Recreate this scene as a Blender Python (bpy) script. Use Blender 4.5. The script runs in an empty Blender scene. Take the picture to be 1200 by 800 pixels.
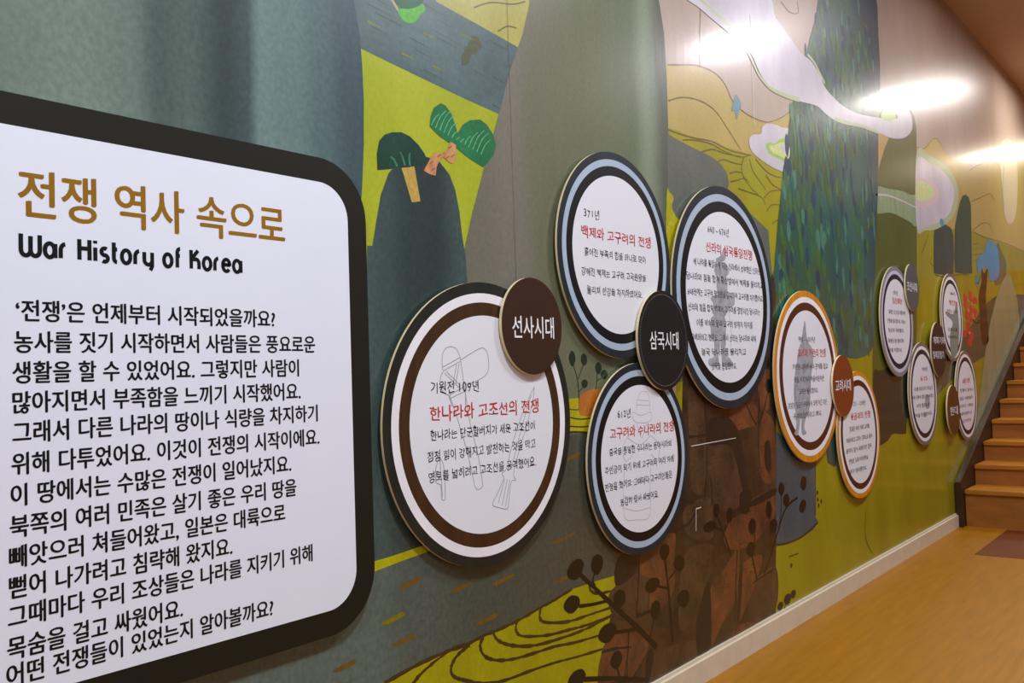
import bpy, bmesh, math, random
from mathutils import Matrix, Vector

# ------------------------------------------------------------------ camera
CAM = Vector((0.0, 0.0, 1.0695))
FPX, YAW, PIT, ROL = 1043.336, 0.8834923, 0.0389920, -0.0323452
cy, sy, cp, sp = math.cos(YAW), math.sin(YAW), math.cos(PIT), math.sin(PIT)
fwd = Vector((sy * cp, cy * cp, sp)); r0 = Vector((cy, -sy, 0)); u0 = r0.cross(fwd)
right = math.cos(ROL) * r0 + math.sin(ROL) * u0
up = -math.sin(ROL) * r0 + math.cos(ROL) * u0
C = bpy.context.scene.collection
cd = bpy.data.cameras.new('camera'); cam = bpy.data.objects.new('camera', cd); C.objects.link(cam)
cd.sensor_width = 36; cd.lens = FPX / 1200 * 36; cd.clip_start = 0.02
cam.matrix_world = Matrix(((right.x, up.x, -fwd.x, CAM.x), (right.y, up.y, -fwd.y, CAM.y),
                           (right.z, up.z, -fwd.z, CAM.z), (0, 0, 0, 1)))
S = bpy.context.scene
S.camera = cam
S.view_settings.view_transform = 'Standard'; S.view_settings.look = 'None'
S.view_settings.gamma = 1; S.view_settings.use_curve_mapping = False
S.view_settings.exposure = 1.0

# ------------------------------------------------------------------ world and lights
w = bpy.data.worlds.new('world'); S.world = w; w.use_nodes = True
w.node_tree.nodes['Background'].inputs[0].default_value = (0.9, 0.9, 1.0, 1)
w.node_tree.nodes['Background'].inputs[1].default_value = 0.05
CEIL = 3.60
# x, y, diffuser length, width, watts, colour : the row of ceiling lamps over the corridor
LAMPS = [(-1.8, -0.35, .56, .24, 34, (.86, .92, 1.0)), (0.9, -0.25, .56, .24, 44, (.84, .91, 1.0)),
         (3.6, -0.10, .56, .24, 34, (.88, .92, 1.0)), (6.29, 0.08, .36, .20, 21, (.98, .92, 1.0)),
         (8.70, 0.72, .56, .24, 19, (1, .95, .90)), (11.95, 0.90, .56, .24, 17, (1, .88, .70))]
for i, (lx, ly, a, b, wt, col) in enumerate(LAMPS):
    l = bpy.data.lights.new('lamp_light', 'AREA'); l.shape = 'ELLIPSE'; l.size = a; l.size_y = b
    l.energy = wt; l.color = col
    o = bpy.data.objects.new('lamp_light', l); C.objects.link(o); o.location = (lx, ly, CEIL - .06); o.rotation_euler = (0, 0, math.radians(45))

# ------------------------------------------------------------------ helpers
WALL = 1.5
def ray(px, py):
    return right * ((px - 600) / FPX) - up * ((py - 400) / FPX) + fwd
def P(px, py, y=WALL):                    # photo point -> (x, z) on the plane y
    d = ray(px, py); d = d * (y / d.y)
    return (d.x, CAM.z + d.z)
def lin(c):
    return tuple((v / 255 / 12.92) if v / 255 <= .04045 else ((v / 255 + .055) / 1.055) ** 2.4 for v in c) + (1,)

def mesh_obj(name, verts, faces, mats, parent=None, fm=None, smooth=False):
    me = bpy.data.meshes.new(name); me.from_pydata(verts, [], faces)
    for m in (mats if isinstance(mats, (list, tuple)) else [mats]): me.materials.append(m)
    if fm:
        for p, k in zip(me.polygons, fm): p.material_index = k
    if smooth:
        for p in me.polygons: p.use_smooth = True
    me.update()
    o = bpy.data.objects.new(name, me); C.objects.link(o)
    if parent: o.parent = parent
    return o
def box_data(x0, x1, y0, y1, z0, z1):
    v = [(x, y, z) for x in (x0, x1) for y in (y0, y1) for z in (z0, z1)]
    return v, [(0, 1, 3, 2), (4, 6, 7, 5), (0, 4, 5, 1), (2, 3, 7, 6), (0, 2, 6, 4), (1, 5, 7, 3)]
def box(name, x0, x1, y0, y1, z0, z1, mat, parent=None, bevel=0, off=(0, 0, 0)):
    v, f = box_data(x0 - off[0], x1 - off[0], y0 - off[1], y1 - off[1], z0 - off[2], z1 - off[2])
    o = mesh_obj(name, v, f, mat, parent)
    if bevel:
        bm = bmesh.new(); bm.from_mesh(o.data)
        bmesh.ops.bevel(bm, geom=bm.edges[:], offset=bevel, segments=2, affect='EDGES')
        bm.to_mesh(o.data); bm.free()
    return o
def empty(name, loc, label=None, cat=None, group=None):
    o = bpy.data.objects.new(name, None); C.objects.link(o); o.location = loc; o.empty_display_size = .1
    tag(o, label, cat, group); return o
def tag(o, label=None, cat=None, group=None, kind=None):
    if label: o['label'] = label
    if cat: o['category'] = cat
    if group: o['group'] = group
    if kind: o['kind'] = kind
    return o

# ------------------------------------------------------------------ materials
def base_mat(name):
    m = bpy.data.materials.new(name); m.use_nodes = True
    nt = m.node_tree; return m, nt, nt.nodes['Principled BSDF']
def N(nt, t, **kw):
    n = nt.nodes.new(t)
    for k, v in kw.items():
        if k.startswith('i_'):
            n.inputs[k[2:].replace('_', ' ')].default_value = v
        else: setattr(n, k, v)
    return n
def simple(name, c, rough=.5, var=.06, scale=8, stretch=(1, 1, 1), bump=0, spec=.3, metal=0, coat=0):
    m, nt, b = base_mat(name); L = nt.links.new
    tc = N(nt, 'ShaderNodeTexCoord'); mp = N(nt, 'ShaderNodeMapping'); mp.inputs['Scale'].default_value = stretch
    L(tc.outputs['Object'], mp.inputs['Vector'])
    no = N(nt, 'ShaderNodeTexNoise'); no.inputs['Scale'].default_value = scale; no.inputs['Detail'].default_value = 5
    L(mp.outputs[0], no.inputs['Vector'])
    mx = N(nt, 'ShaderNodeMix', data_type='RGBA'); c = lin(c)
    mx.inputs['A'].default_value = tuple(v * (1 - var) for v in c[:3]) + (1,)
    mx.inputs['B'].default_value = tuple(min(1, v * (1 + var)) for v in c[:3]) + (1,)
    mr = N(nt, 'ShaderNodeMapRange'); mr.inputs['From Min'].default_value = .3; mr.inputs['From Max'].default_value = .7
    L(no.outputs[0], mr.inputs['Value']); L(mr.outputs[0], mx.inputs['Factor']); L(mx.outputs['Result'], b.inputs['Base Color'])
    b.inputs['Roughness'].default_value = rough; b.inputs['Specular IOR Level'].default_value = spec
    b.inputs['Metallic'].default_value = metal
    b.inputs['Coat Weight'].default_value = coat
    if bump:
        bp = N(nt, 'ShaderNodeBump'); bp.inputs['Strength'].default_value = bump; bp.inputs['Distance'].default_value = .002
        L(no.outputs[0], bp.inputs['Height']); L(bp.outputs[0], b.inputs['Normal'])
    return m
VINYL_R, VINYL_C, VINYL_CR = .36, .45, .14
def paint(name, c1, c2=None, scale=5, stretch=(1, 1, .35), grain=.22, ramp=None, alpha=None, wob=.12):
    """laminated mural print: painted colour with brushy variation. ramp = [(world x, colour)...]"""
    m, nt, b = base_mat(name); L = nt.links.new
    c2 = c2 or c1
    tc = N(nt, 'ShaderNodeTexCoord'); mp = N(nt, 'ShaderNodeMapping'); mp.inputs['Scale'].default_value = stretch
    L(tc.outputs['Object'], mp.inputs['Vector'])
    no = N(nt, 'ShaderNodeTexNoise'); no.inputs['Scale'].default_value = scale; no.inputs['Detail'].default_value = 6
    no.inputs['Roughness'].default_value = .62; no.inputs['Distortion'].default_value = .3
    L(mp.outputs[0], no.inputs['Vector'])
    mr = N(nt, 'ShaderNodeMapRange'); mr.inputs['From Min'].default_value = .33; mr.inputs['From Max'].default_value = .67
    L(no.outputs[0], mr.inputs['Value'])
    mx = N(nt, 'ShaderNodeMix', data_type='RGBA')
    mx.inputs['A'].default_value = lin(c1); mx.inputs['B'].default_value = lin(c2)
    L(mr.outputs[0], mx.inputs['Factor']); col = mx.outputs['Result']
    if ramp:
        x0, x1 = ramp[0][0], ramp[-1][0]
        sx = N(nt, 'ShaderNodeSeparateXYZ'); L(tc.outputs['Object'], sx.inputs[0])
        ad = N(nt, 'ShaderNodeMath', operation='MULTIPLY_ADD')       # x + wob*noise
        sb = N(nt, 'ShaderNodeMath', operation='SUBTRACT'); sb.inputs[1].default_value = .5
        n2 = N(nt, 'ShaderNodeTexNoise'); n2.inputs['Scale'].default_value = 3.0; n2.inputs['Detail'].default_value = 4
        mp2 = N(nt, 'ShaderNodeMapping'); mp2.inputs['Scale'].default_value = (1, 1, .5)
        L(tc.outputs['Object'], mp2.inputs['Vector']); L(mp2.outputs[0], n2.inputs['Vector'])
        L(n2.outputs[0], sb.inputs[0]); L(sb.outputs[0], ad.inputs[0]); ad.inputs[1].default_value = wob
        L(sx.outputs['X'], ad.inputs[2])
        mr2 = N(nt, 'ShaderNodeMapRange'); mr2.inputs['From Min'].default_value = x0; mr2.inputs['From Max'].default_value = x1
        L(ad.outputs[0], mr2.inputs['Value'])
        cr = N(nt, 'ShaderNodeValToRGB'); el = cr.color_ramp.elements
        cr.color_ramp.interpolation = 'EASE'
        for k, (x, c) in enumerate(ramp):
            e = el[k] if k < 2 else el.new(.5)
            e.position = (x - x0) / (x1 - x0) if k >= 2 else [0, 0.001][k]
        for k, (x, c) in enumerate(sorted(ramp)):
            pass
        while len(el) > 1: el.remove(el[-1])
        el[0].position = 0; el[0].color = lin(ramp[0][1])
        for x, c in ramp[1:]:
            e = el.new((x - x0) / (x1 - x0)); e.color = lin(c)
        L(mr2.outputs[0], cr.inputs[0])
        m3 = N(nt, 'ShaderNodeMix', data_type='RGBA'); m3.inputs['Factor'].default_value = .8
        L(col, m3.inputs['A']); L(cr.outputs[0], m3.inputs['B']); col = m3.outputs['Result']
    # canvas grain
    ng = N(nt, 'ShaderNodeTexNoise'); ng.inputs['Scale'].default_value = 90; ng.inputs['Detail'].default_value = 3
    mg = N(nt, 'ShaderNodeMapping'); mg.inputs['Scale'].default_value = (1, 1, .8)
    L(tc.outputs['Object'], mg.inputs['Vector']); L(mg.outputs[0], ng.inputs['Vector'])
    mr3 = N(nt, 'ShaderNodeMapRange'); mr3.inputs['From Min'].default_value = .3; mr3.inputs['From Max'].default_value = .7
    mr3.inputs['To Min'].default_value = 1 - grain * .7; mr3.inputs['To Max'].default_value = 1 + grain * .7
    L(ng.outputs[0], mr3.inputs['Value'])
    ml = N(nt, 'ShaderNodeVectorMath', operation='SCALE'); L(col, ml.inputs[0]); L(mr3.outputs[0], ml.inputs['Scale'])
    L(ml.outputs[0], b.inputs['Base Color'])
    b.inputs['Roughness'].default_value = VINYL_R; b.inputs['Specular IOR Level'].default_value = .3
    b.inputs['Coat Weight'].default_value = VINYL_C; b.inputs['Coat Roughness'].default_value = VINYL_CR
    # faint vertical waviness of the laminated sheet
    nb = N(nt, 'ShaderNodeTexNoise'); nb.inputs['Scale'].default_value = 22; nb.inputs['Detail'].default_value = 4
    mb = N(nt, 'ShaderNodeMapping'); mb.inputs['Scale'].default_value = (1.6, 1, .12)
    L(tc.outputs['Object'], mb.inputs['Vector']); L(mb.outputs[0], nb.inputs['Vector'])
    bp = N(nt, 'ShaderNodeBump'); bp.inputs['Strength'].default_value = .25; bp.inputs['Distance'].default_value = .0012
    L(nb.outputs[0], bp.inputs['Height']); L(bp.outputs[0], b.inputs['Coat Normal']); L(bp.outputs[0], b.inputs['Normal'])
    if alpha is not None: b.inputs['Alpha'].default_value = alpha
    return m

# ------------------------------------------------------------------ room shell
m_floor = simple('floor_vinyl', (156, 102, 8), rough=.4, spec=.25, var=.13, scale=5, stretch=(.8, 7, 1), bump=.05)
m_tile = simple('floor_inlay_brown', (104, 48, 14), rough=.5, spec=.2, var=.1, scale=12)
m_ceil2 = simple('ceiling_paint_white', (196, 200, 206), rough=.85, var=.02)
m_ceil = simple('ceiling_paint', (196, 172, 150), rough=.85, var=.02)
m_plain = simple('plain_wall_paint', (150, 158, 172), rough=.8, var=.03)
m_base = simple('baseboard_paint', (214, 198, 172), rough=.4, var=.05, scale=14)
m_wood = simple('orange_wood', (170, 96, 30), rough=.4, var=.15, scale=6, stretch=(8, 1, 8))
m_tread = simple('stair_wood', (176, 112, 32), rough=.4, var=.15, scale=6, stretch=(4, 1, 4))
m_riser = simple('stair_riser_wood', (160, 98, 38), rough=.5, var=.15, scale=6, stretch=(4, 1, 4))
m_string = simple('stringer_wood', (58, 36, 18), rough=.5, var=.12, scale=8)
m_lampfr = simple('lamp_frame_metal', (215, 212, 205), rough=.4)

X0, X1, Y0 = -3.2, 14.0, -2.6
tag(box('floor', X0, X1, Y0, WALL, -.1, 0, m_floor), kind='structure')
tag(box('ceiling', X0, 6.41, Y0, WALL, CEIL, CEIL + .1, m_ceil2), kind='structure')
tag(box('ceiling', 6.41, X1, Y0, WALL, CEIL, CEIL + .1, m_ceil), kind='structure')
tag(box('wall_left', X0, X1, WALL, WALL + .15, 0, CEIL, m_plain), kind='structure')
tag(box('wall_right', X0, X1, Y0 - .15, Y0, 0, CEIL, m_plain), kind='structure')
tag(box('wall_back', X0 - .15, X0, Y0, WALL, 0, CEIL, m_plain), kind='structure')
tag(box('wall_front', X1, X1 + .15, Y0, WALL, 0, CEIL, m_plain), kind='structure')
tag(box('trim_1', 6.26, 6.56, Y0, WALL - .008, CEIL - .045, CEIL, m_wood, bevel=.004), kind='structure')
tag(box('floor_inlay', 5.45, 6.34, -1.4, 1.21, 0, .0015, m_tile), kind='structure')
# baseboard with a rounded top
bb = box('baseboard_left', X0, 6.30, WALL - .020, WALL, 0, .088, m_base)
bm = bmesh.new(); bm.from_mesh(bb.data)
es = [e for e in bm.edges if all(abs(v.co.z - .088) < 1e-4 and abs(v.co.y - (WALL - .02)) < 1e-4 for v in e.verts)]
bmesh.ops.bevel(bm, geom=es, offset=.010, segments=4, affect='EDGES'); bm.to_mesh(bb.data); bm.free()
tag(bb, kind='structure')

# lamps
def emis(name, col, st):
    m, nt, b = base_mat(name)
    b.inputs['Base Color'].default_value = (.9, .9, .9, 1)
    b.inputs['Emission Color'].default_value = (*col, 1); b.inputs['Emission Strength'].default_value = st
    return m
def ell(n, a, b, z):
    return [(a * math.cos(2 * math.pi * k / n), b * math.sin(2 * math.pi * k / n), z) for k in range(n)]
lamp_txt = ['oval ceiling lamp furthest behind the camera over the corridor', 'oval ceiling lamp above the big rectangular panel',
            'oval ceiling lamp above the blue ringed boards', 'oval ceiling lamp mirrored beside the painted conifer',
            'warm oval ceiling lamp just past the orange beam', 'warm oval ceiling lamp furthest along above the stairs']
for (lx, ly, a, b_, wt, col), tx in zip(LAMPS, lamp_txt):
    e = empty('ceiling_lamp', (lx, ly, CEIL), tx, 'lamp', 'ceiling lamps over the corridor'); e.rotation_euler = (0, 0, math.radians(45))
    n = 48; a2, b2 = a / 2 + .03, b_ / 2 + .03
    rings = [ell(n, a2, b2, 0), ell(n, a2, b2, -.05), ell(n, a / 2, b_ / 2, -.05), ell(n, a / 2, b_ / 2, -.02)]
    v = sum(rings, []); f = [(r * n + k, r * n + (k + 1) % n, (r + 1) * n + (k + 1) % n, (r + 1) * n + k) for r in range(3) for k in range(n)]
    mesh_obj('frame', v, f, m_lampfr, e)
    mesh_obj('diffuser', ell(n, a / 2, b_ / 2, -.045), [tuple(range(n))], emis('lamp_glow', col, 6), e)

# ------------------------------------------------------------------ stairs
st = empty('staircase', (6.36, 0, 0), 'wooden staircase climbing to the right at the end of the mural wall', 'stairs')
SX, G, RZ0, RZ, YS0, YS1 = 6.363, .300, .236, .1345, -1.9, 1.452
NST = 14
for k in range(NST):
    x = SX + G * k - 6.36; zt = RZ0 + RZ * k; zb = 0 if k == 0 else zt - RZ
    box('riser', x + .02, x + .06, YS0, YS1, zb, zt - .03, m_riser, st)
    box('tread', x, x + G + .06, YS0, YS1, zt - .03, zt, m_tread, st, bevel=.005)
zt = RZ0 + RZ * (NST - 1)
box('landing', SX + G * NST - 6.36 + .06, X1 - 6.38, YS0, YS1, zt - .05, zt, m_tread, st)
# stringer along the wall
pa, pb = P(1129, 556, WALL - .04), P(1198, 391, WALL - .04)
sl = (pb[1] - pa[1]) / (pb[0] - pa[0]); xe = 10.6
pts = [(6.30, 0), (6.30, pa[1] + sl * (6.30 - pa[0])), (xe, pa[1] + sl * (xe - pa[0])), (xe, 1.2), (6.9, 0)]
v = [(x - 6.36, WALL - .044, z) for x, z in pts] + [(x - 6.36, WALL - .0082, z) for x, z in pts]
f = [(0, 1, 2, 3, 4), (9, 8, 7, 6, 5)] + [(i, i + 5, (i + 1) % 5 + 5, (i + 1) % 5) for i in range(5)]
mesh_obj('stringer', v, f, m_string, st)

# ------------------------------------------------------------------ mural (flat print on the wall)
mural = empty('wall_mural', (0, 0, 0), 'painted landscape mural of mountains, clouds and a tall conifer covering the corridor wall', 'mural')
mural.location = (0, 0, 0)
STEP = .00010
def smooth_pts(pts, n=6, closed=True):
    out = []; L_ = len(pts)
    rng = range(L_ if closed else L_ - 1)
    for i in rng:
        g = (lambda j: pts[j % L_]) if closed else (lambda j: pts[max(0, min(L_ - 1, j))])
        p0, p1, p2, p3 = g(i - 1), g(i), g(i + 1), g(i + 2)
        for k in range(n):
            t = k / n
            out.append(tuple(.5 * (2 * p1[a] + (p2[a] - p0[a]) * t + (2 * p0[a] - 5 * p1[a] + 4 * p2[a] - p3[a]) * t * t
                       + (-p0[a] + 3 * p1[a] - 3 * p2[a] + p3[a]) * t ** 3) for a in (0, 1)))
    if not closed: out.append(pts[-1])
    return out
class Flat:
    """collects flat printed shapes into one mesh lying on the wall"""
    def __init__(s, layer, y=None, eps=2.5e-6): s.v = []; s.f = []; s.m = []; s.eps = eps; s.y = y if y is not None else WALL - .0006 - STEP * layer
    def poly(s, pts, mi=0, smooth=False, px=True, n=6):
        s.y -= s.eps
        if px: pts = [P(*p) for p in pts]
        if smooth: pts = smooth_pts(pts, n)
        bm = bmesh.new(); vs = [bm.verts.new((x, s.y, z)) for x, z in pts]
        try: fc = bm.faces.new(vs)
        except ValueError: bm.free(); return
        fc.normal_update()
        if fc.normal.y > 0: fc.normal_flip()
        if len(pts) > 4: bmesh.ops.triangulate(bm, faces=[fc])
        bm.verts.index_update(); b0 = len(s.v)
        s.v += [tuple(v.co) for v in bm.verts]
        for fa in bm.faces: s.f.append(tuple(b0 + v.index for v in fa.verts)); s.m.append(mi)
        bm.free()
    def stroke(s, pts, w0, w1=None, mi=0, smooth=True, px=True, wob=0, n=6):
        """ribbon; widths in metres"""
        s.y -= s.eps
        w1 = w0 if w1 is None else w1
        if px: pts = [P(*p) for p in pts]
        if smooth and len(pts) > 2: pts = smooth_pts(pts, n, closed=False)
        b0 = len(s.v); n_ = len(pts)
        for i, p in enumerate(pts):
            a = pts[max(0, i - 1)]; b = pts[min(n_ - 1, i + 1)]
            dx, dz = b[0] - a[0], b[1] - a[1]; l = math.hypot(dx, dz) or 1
            w_ = (w0 + (w1 - w0) * i / (n_ - 1)) * .5 * (1 + (random.uniform(-wob, wob) if wob else 0))
            s.v += [(p[0] - dz / l * w_, s.y, p[1] + dx / l * w_), (p[0] + dz / l * w_, s.y, p[1] - dx / l * w_)]
        for i in range(n_ - 1):
            q = b0 + 2 * i; s.f.append((q, q + 1, q + 3, q + 2)); s.m.append(mi)
    def blob(s, c, rx, rz, mi=0, ang=0, px=True, n=20, jag=0, drop=0):
        """ellipse with radii in metres; drop narrows the lower end to a point"""
        s.y -= s.eps
        x, z = P(*c) if px else c
        b0 = len(s.v)
        for k in range(n):
            t = 2 * math.pi * k / n; a, b = rx * math.cos(t), rz * math.sin(t)
            if drop and b < 0: a *= 1 - drop * (-b / rz) ** 1.5
            j = 1 + random.uniform(-jag, jag)
            s.v.append((x + (a * math.cos(ang) - b * math.sin(ang)) * j, s.y, z + (a * math.sin(ang) + b * math.cos(ang)) * j))
        s.f.append(tuple(range(b0, b0 + n))); s.m.append(mi)
    def make(s, name, mats=None, parent=None, kind=None, label=None, off=(0, 0, 0)):
        if not s.f: return None
        v = [(a - off[0], b - off[1], c - off[2]) for a, b, c in s.v]
        o = mesh_obj(name, v, s.f, mats, parent if parent else mural, s.m)
        return tag(o, label, kind=kind or ('stuff' if name == 'ink_line' else None))
random.seed(4)
def shape(name, layer, pts, mat, smooth=False, kind=None, label=None, parent=None):
    f = Flat(layer); f.poly(pts, 0, smooth); return f.make(name, mat, parent, kind, label)
def PX(px, py): return P(px, py)[0]
ZT = CEIL - .001

# base sheet: warm sky
sky = paint('sky_paint', (182, 164, 150), (166, 144, 126), scale=1.6, grain=.06)
f = Flat(0); f.poly([(X0 + .01, .09), (X1 - .01, .09), (X1 - .01, ZT), (X0 + .01, ZT)], px=False); f.make('painted_sky', sky)
tansky = paint('tan_band_paint', (186, 164, 92), (176, 152, 78), scale=2.5, grain=.08)
f = Flat(1); f.poly([(775, 76), (782, 76), (798, 76), (818, 77), (838, 86), (850, 100), (858, 118), (870, 130), (885, 139), (900, 143), (915, 138), (930, 127), (960, 150), (1040, 168),
    (1075, 172), (1083, 174), (1090, 166), (1096, 162), (1102, 168), (1108, 180), (1125, 190), (1140, 197), (1160, 190), (1169, 192), (1180, 186), (1200, 190), (1230, 200), (1230, 330), (775, 330)]); f.make('painted_sky_band', tansky)
# hill, olive yellow, whole lower right
hill = paint('olive_hill_paint', (160, 152, 22), (142, 130, 12), scale=3, grain=.08)
f = Flat(2); pts = [P(*p) for p in [(780, 149), (795, 153), (815, 163), (850, 172), (880, 181), (905, 190), (935, 215), (1000, 250), (1060, 262), (1085, 268), (1118, 268), (1140, 271), (1160, 280), (1182, 288), (1200, 294)]]
f.poly([(P(780, 149)[0], .09)] + pts + [(X1 - .01, 2.2), (X1 - .01, .09)], px=False); f.make('painted_hill', hill)
# left field and its slate road
field = paint('bright_field_paint', (176, 180, 40), (158, 166, 26), scale=5, grain=.1)
f = Flat(1); f.poly([(P(410, 300)[0], .6), (P(410, 0)[0], ZT), (P(640, 0)[0], ZT), (P(640, 400)[0], .6)], px=False); f.make('painted_field', field)
khaki = paint('khaki_paint', (178, 168, 84), (160, 152, 66), scale=6, grain=.1)
zf = P(520, 0)[1]
f = Flat(2); f.poly([P(505, 0), P(560, 30), P(608, 56), (P(640, 20)[0], P(640, 20)[1]), (P(640, 20)[0], ZT), (P(505, 0)[0] - .05, ZT)], px=False)
f.make('painted_meadow', khaki)
slate = paint('slate_road_paint', (92, 112, 112), (74, 92, 92), scale=7, stretch=(.5, 1, 1.2), grain=.14)
f = Flat(3); f.poly([P(400, 48), P(425, 58), P(470, 80), P(545, 116), P(585, 134), P(600, 100), P(606, 55), P(560, 29), P(511, 2), (P(500, 0)[0], ZT), (P(400, 0)[0], ZT)], px=False)
f.make('painted_road', slate)
ink = paint('brown_ink', (70, 52, 22), (56, 40, 16), grain=.1)
ink2 = paint('soft_brown_ink', (120, 100, 50), (104, 84, 40), grain=.1)
f = Flat(4)
for a in [[(555, 9), (575, 3), (600, 5), (615, 2)], [(583, 37), (594, 31), (605, 33)]]: f.stroke(a, .004)
f.make('ink_line', ink2)
# pencil streaks on the road
streak = paint('road_streak_paint', (66, 84, 78), (58, 74, 70), grain=.2)
yst = paint('yellow_streak_paint', (128, 132, 52), (112, 116, 44), grain=.2)
f = Flat(4)
for k in range(26):
    t = random.random(); u = random.uniform(.04, .96)
    ax = 428 + 165 * t; top = 0 + (ax - 505) * .53 if ax > 505 else -20; bot = 58 + (ax - 425) * .475
    ay = top + (bot - top) * u; l = random.uniform(12, 34)
    f.stroke([(ax, ay), (ax + l, ay + l * .53)], random.uniform(.001, .003), .0008, smooth=False, mi=0)
for c in [(495, 38), (540, 40), (507, 77), (470, 62), (430, 25)]:
    f.stroke([(c[0], c[1]), (c[0] + 16, c[1] + 8)], .006, .002, mi=1)
f.make('road_streaks', [streak, yst], kind='stuff')
mossy = paint('moss_patch_paint', (92, 90, 50), (80, 84, 56), grain=.2)
f = Flat(4); f.blob((547, 65), .016, .035, jag=.2, ang=-.5); f.blob((556, 52), .02, .03, jag=.2, ang=-.7); f.make('moss_patch', mossy)
# leaf at top edge
lg = paint('bright_leaf_paint', (92, 176, 40), (76, 158, 30)); dg = paint('dark_leaf_paint', (28, 92, 52), (20, 78, 44))
f = Flat(5); f.poly([(466, 12), (470, 22), (478, 27), (487, 25), (492, 18), (498, 12), (494, 4), (482, 8), (474, 10)], 0, True)
f.poly([(462, -6), (464, 4), (472, 10), (482, 10), (492, 6), (496, 0), (494, -10)], 1, True)
f.stroke([(458, -2), (466, 12)], .008, mi=2); f.make('painted_leaf', [lg, dg, paint('stalk_paint', (170, 150, 110))])

# far-left great mountain
X = PX
ms = paint('teal_mountain_paint', (92, 106, 98), (66, 82, 78), scale=6, stretch=(1.4, 1, .25), grain=.2, wob=.05,
    ramp=[(-1.0, (96, 112, 104)), (X(0, 60), (112, 126, 116)), (X(90, 60), (120, 134, 122)), (X(150, 60), (108, 124, 114)), (X(185, 60), (74, 88, 82)), (X(215, 60), (84, 98, 90)),
          (X(262, 60), (46, 58, 60)), (X(288, 60), (60, 74, 78)), (X(306, 60), (112, 134, 130)), (X(345, 60), (104, 126, 122)), (X(375, 60), (84, 104, 106)), (X(405, 60), (62, 80, 86)), (X(428, 60), (56, 76, 86))])
f = Flat(6); e = [P(*p) for p in [(412, -8), (417, 15), (421, 40), (424, 75), (426, 120), (426, 170), (424, 220), (418, 300)]]
f.poly([(X0 + .01, .09), (X0 + .01, ZT)] + [(e[0][0] - .06, ZT), (e[0][0] - .02, e[0][1] + .25)] + e + [(e[-1][0], .09)], px=False)
f.make('painted_mountain', ms)
# low dark mountain behind the first round board
md = paint('dark_green_mountain_paint', (58, 74, 70), (44, 58, 56), scale=4, grain=.22, wob=.15,
    ramp=[(X(432, 300), (72, 92, 90)), (X(455, 300), (62, 78, 76)), (X(485, 300), (44, 58, 56)), (X(515, 300), (40, 52, 52)), (X(545, 300), (66, 84, 80))])
f = Flat(8); f.poly([P(p[0], p[1]) for p in [(430, 288), (436, 288), (440, 262), (446, 228), (455, 203), (466, 190), (482, 184), (500, 184), (515, 190), (526, 204), (533, 222), (538, 248), (541, 275), (545, 300), (548, 340), (552, 500), (555, 660)]] + [P(500, 690), P(425, 690)], px=False)
f.make('painted_mountain', md)
# broad grey central mountain
mg_ = paint('grey_mountain_paint', (114, 116, 90), (92, 94, 70), scale=4, stretch=(1.4, 1, .25), grain=.12, wob=.12,
    ramp=[(X(520, 350), (96, 94, 78)), (X(560, 250), (112, 106, 92)), (X(600, 150), (124, 116, 106)), (X(628, 100), (108, 108, 86)), (X(690, 100), (104, 110, 80)), (X(735, 100), (100, 112, 84)), (X(756, 100), (134, 148, 122)), (X(775, 100), (80, 88, 76)), (X(784, 100), (78, 84, 78))])
f = Flat(7); f.poly([P(612, 40), P(620, 6), (P(624, 0)[0] + .03, P(624, 0)[1] + .3), (P(640, 0)[0] + .06, ZT), (P(755, 0)[0], ZT), P(768, -20), P(773, 8), P(778, 40), P(781, 90), P(783, 160), P(783, 260), P(785, 400), P(790, 515), P(640, 515), P(530, 560), P(522, 480), P(530, 380), P(542, 300), P(553, 250), P(566, 200), P(584, 134), P(598, 80)], px=False)
f.make('painted_mountain', mg_)
# gray rock behind the blue boards
rk = paint('grey_rock_paint', (104, 108, 98), (86, 90, 84), scale=6, grain=.16)
f = Flat(8); f.poly([(782, 156), (790, 162), (800, 167), (817, 176), (832, 183), (845, 193), (851, 202), (854, 214), (852, 224), (900, 270), (905, 330), (905, 420), (785, 450), (782, 300)]); f.make('painted_rock', rk)
yg = paint('yellow_leaf_paint', (186, 178, 30), (166, 158, 20), scale=8)
f = Flat(9); f.poly([(781, 226), (785, 226), (789, 232), (787, 242), (792, 254), (803, 262), (806, 275), (790, 330), (781, 300)], 0, True); f.make('painted_shrub', yg)
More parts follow.
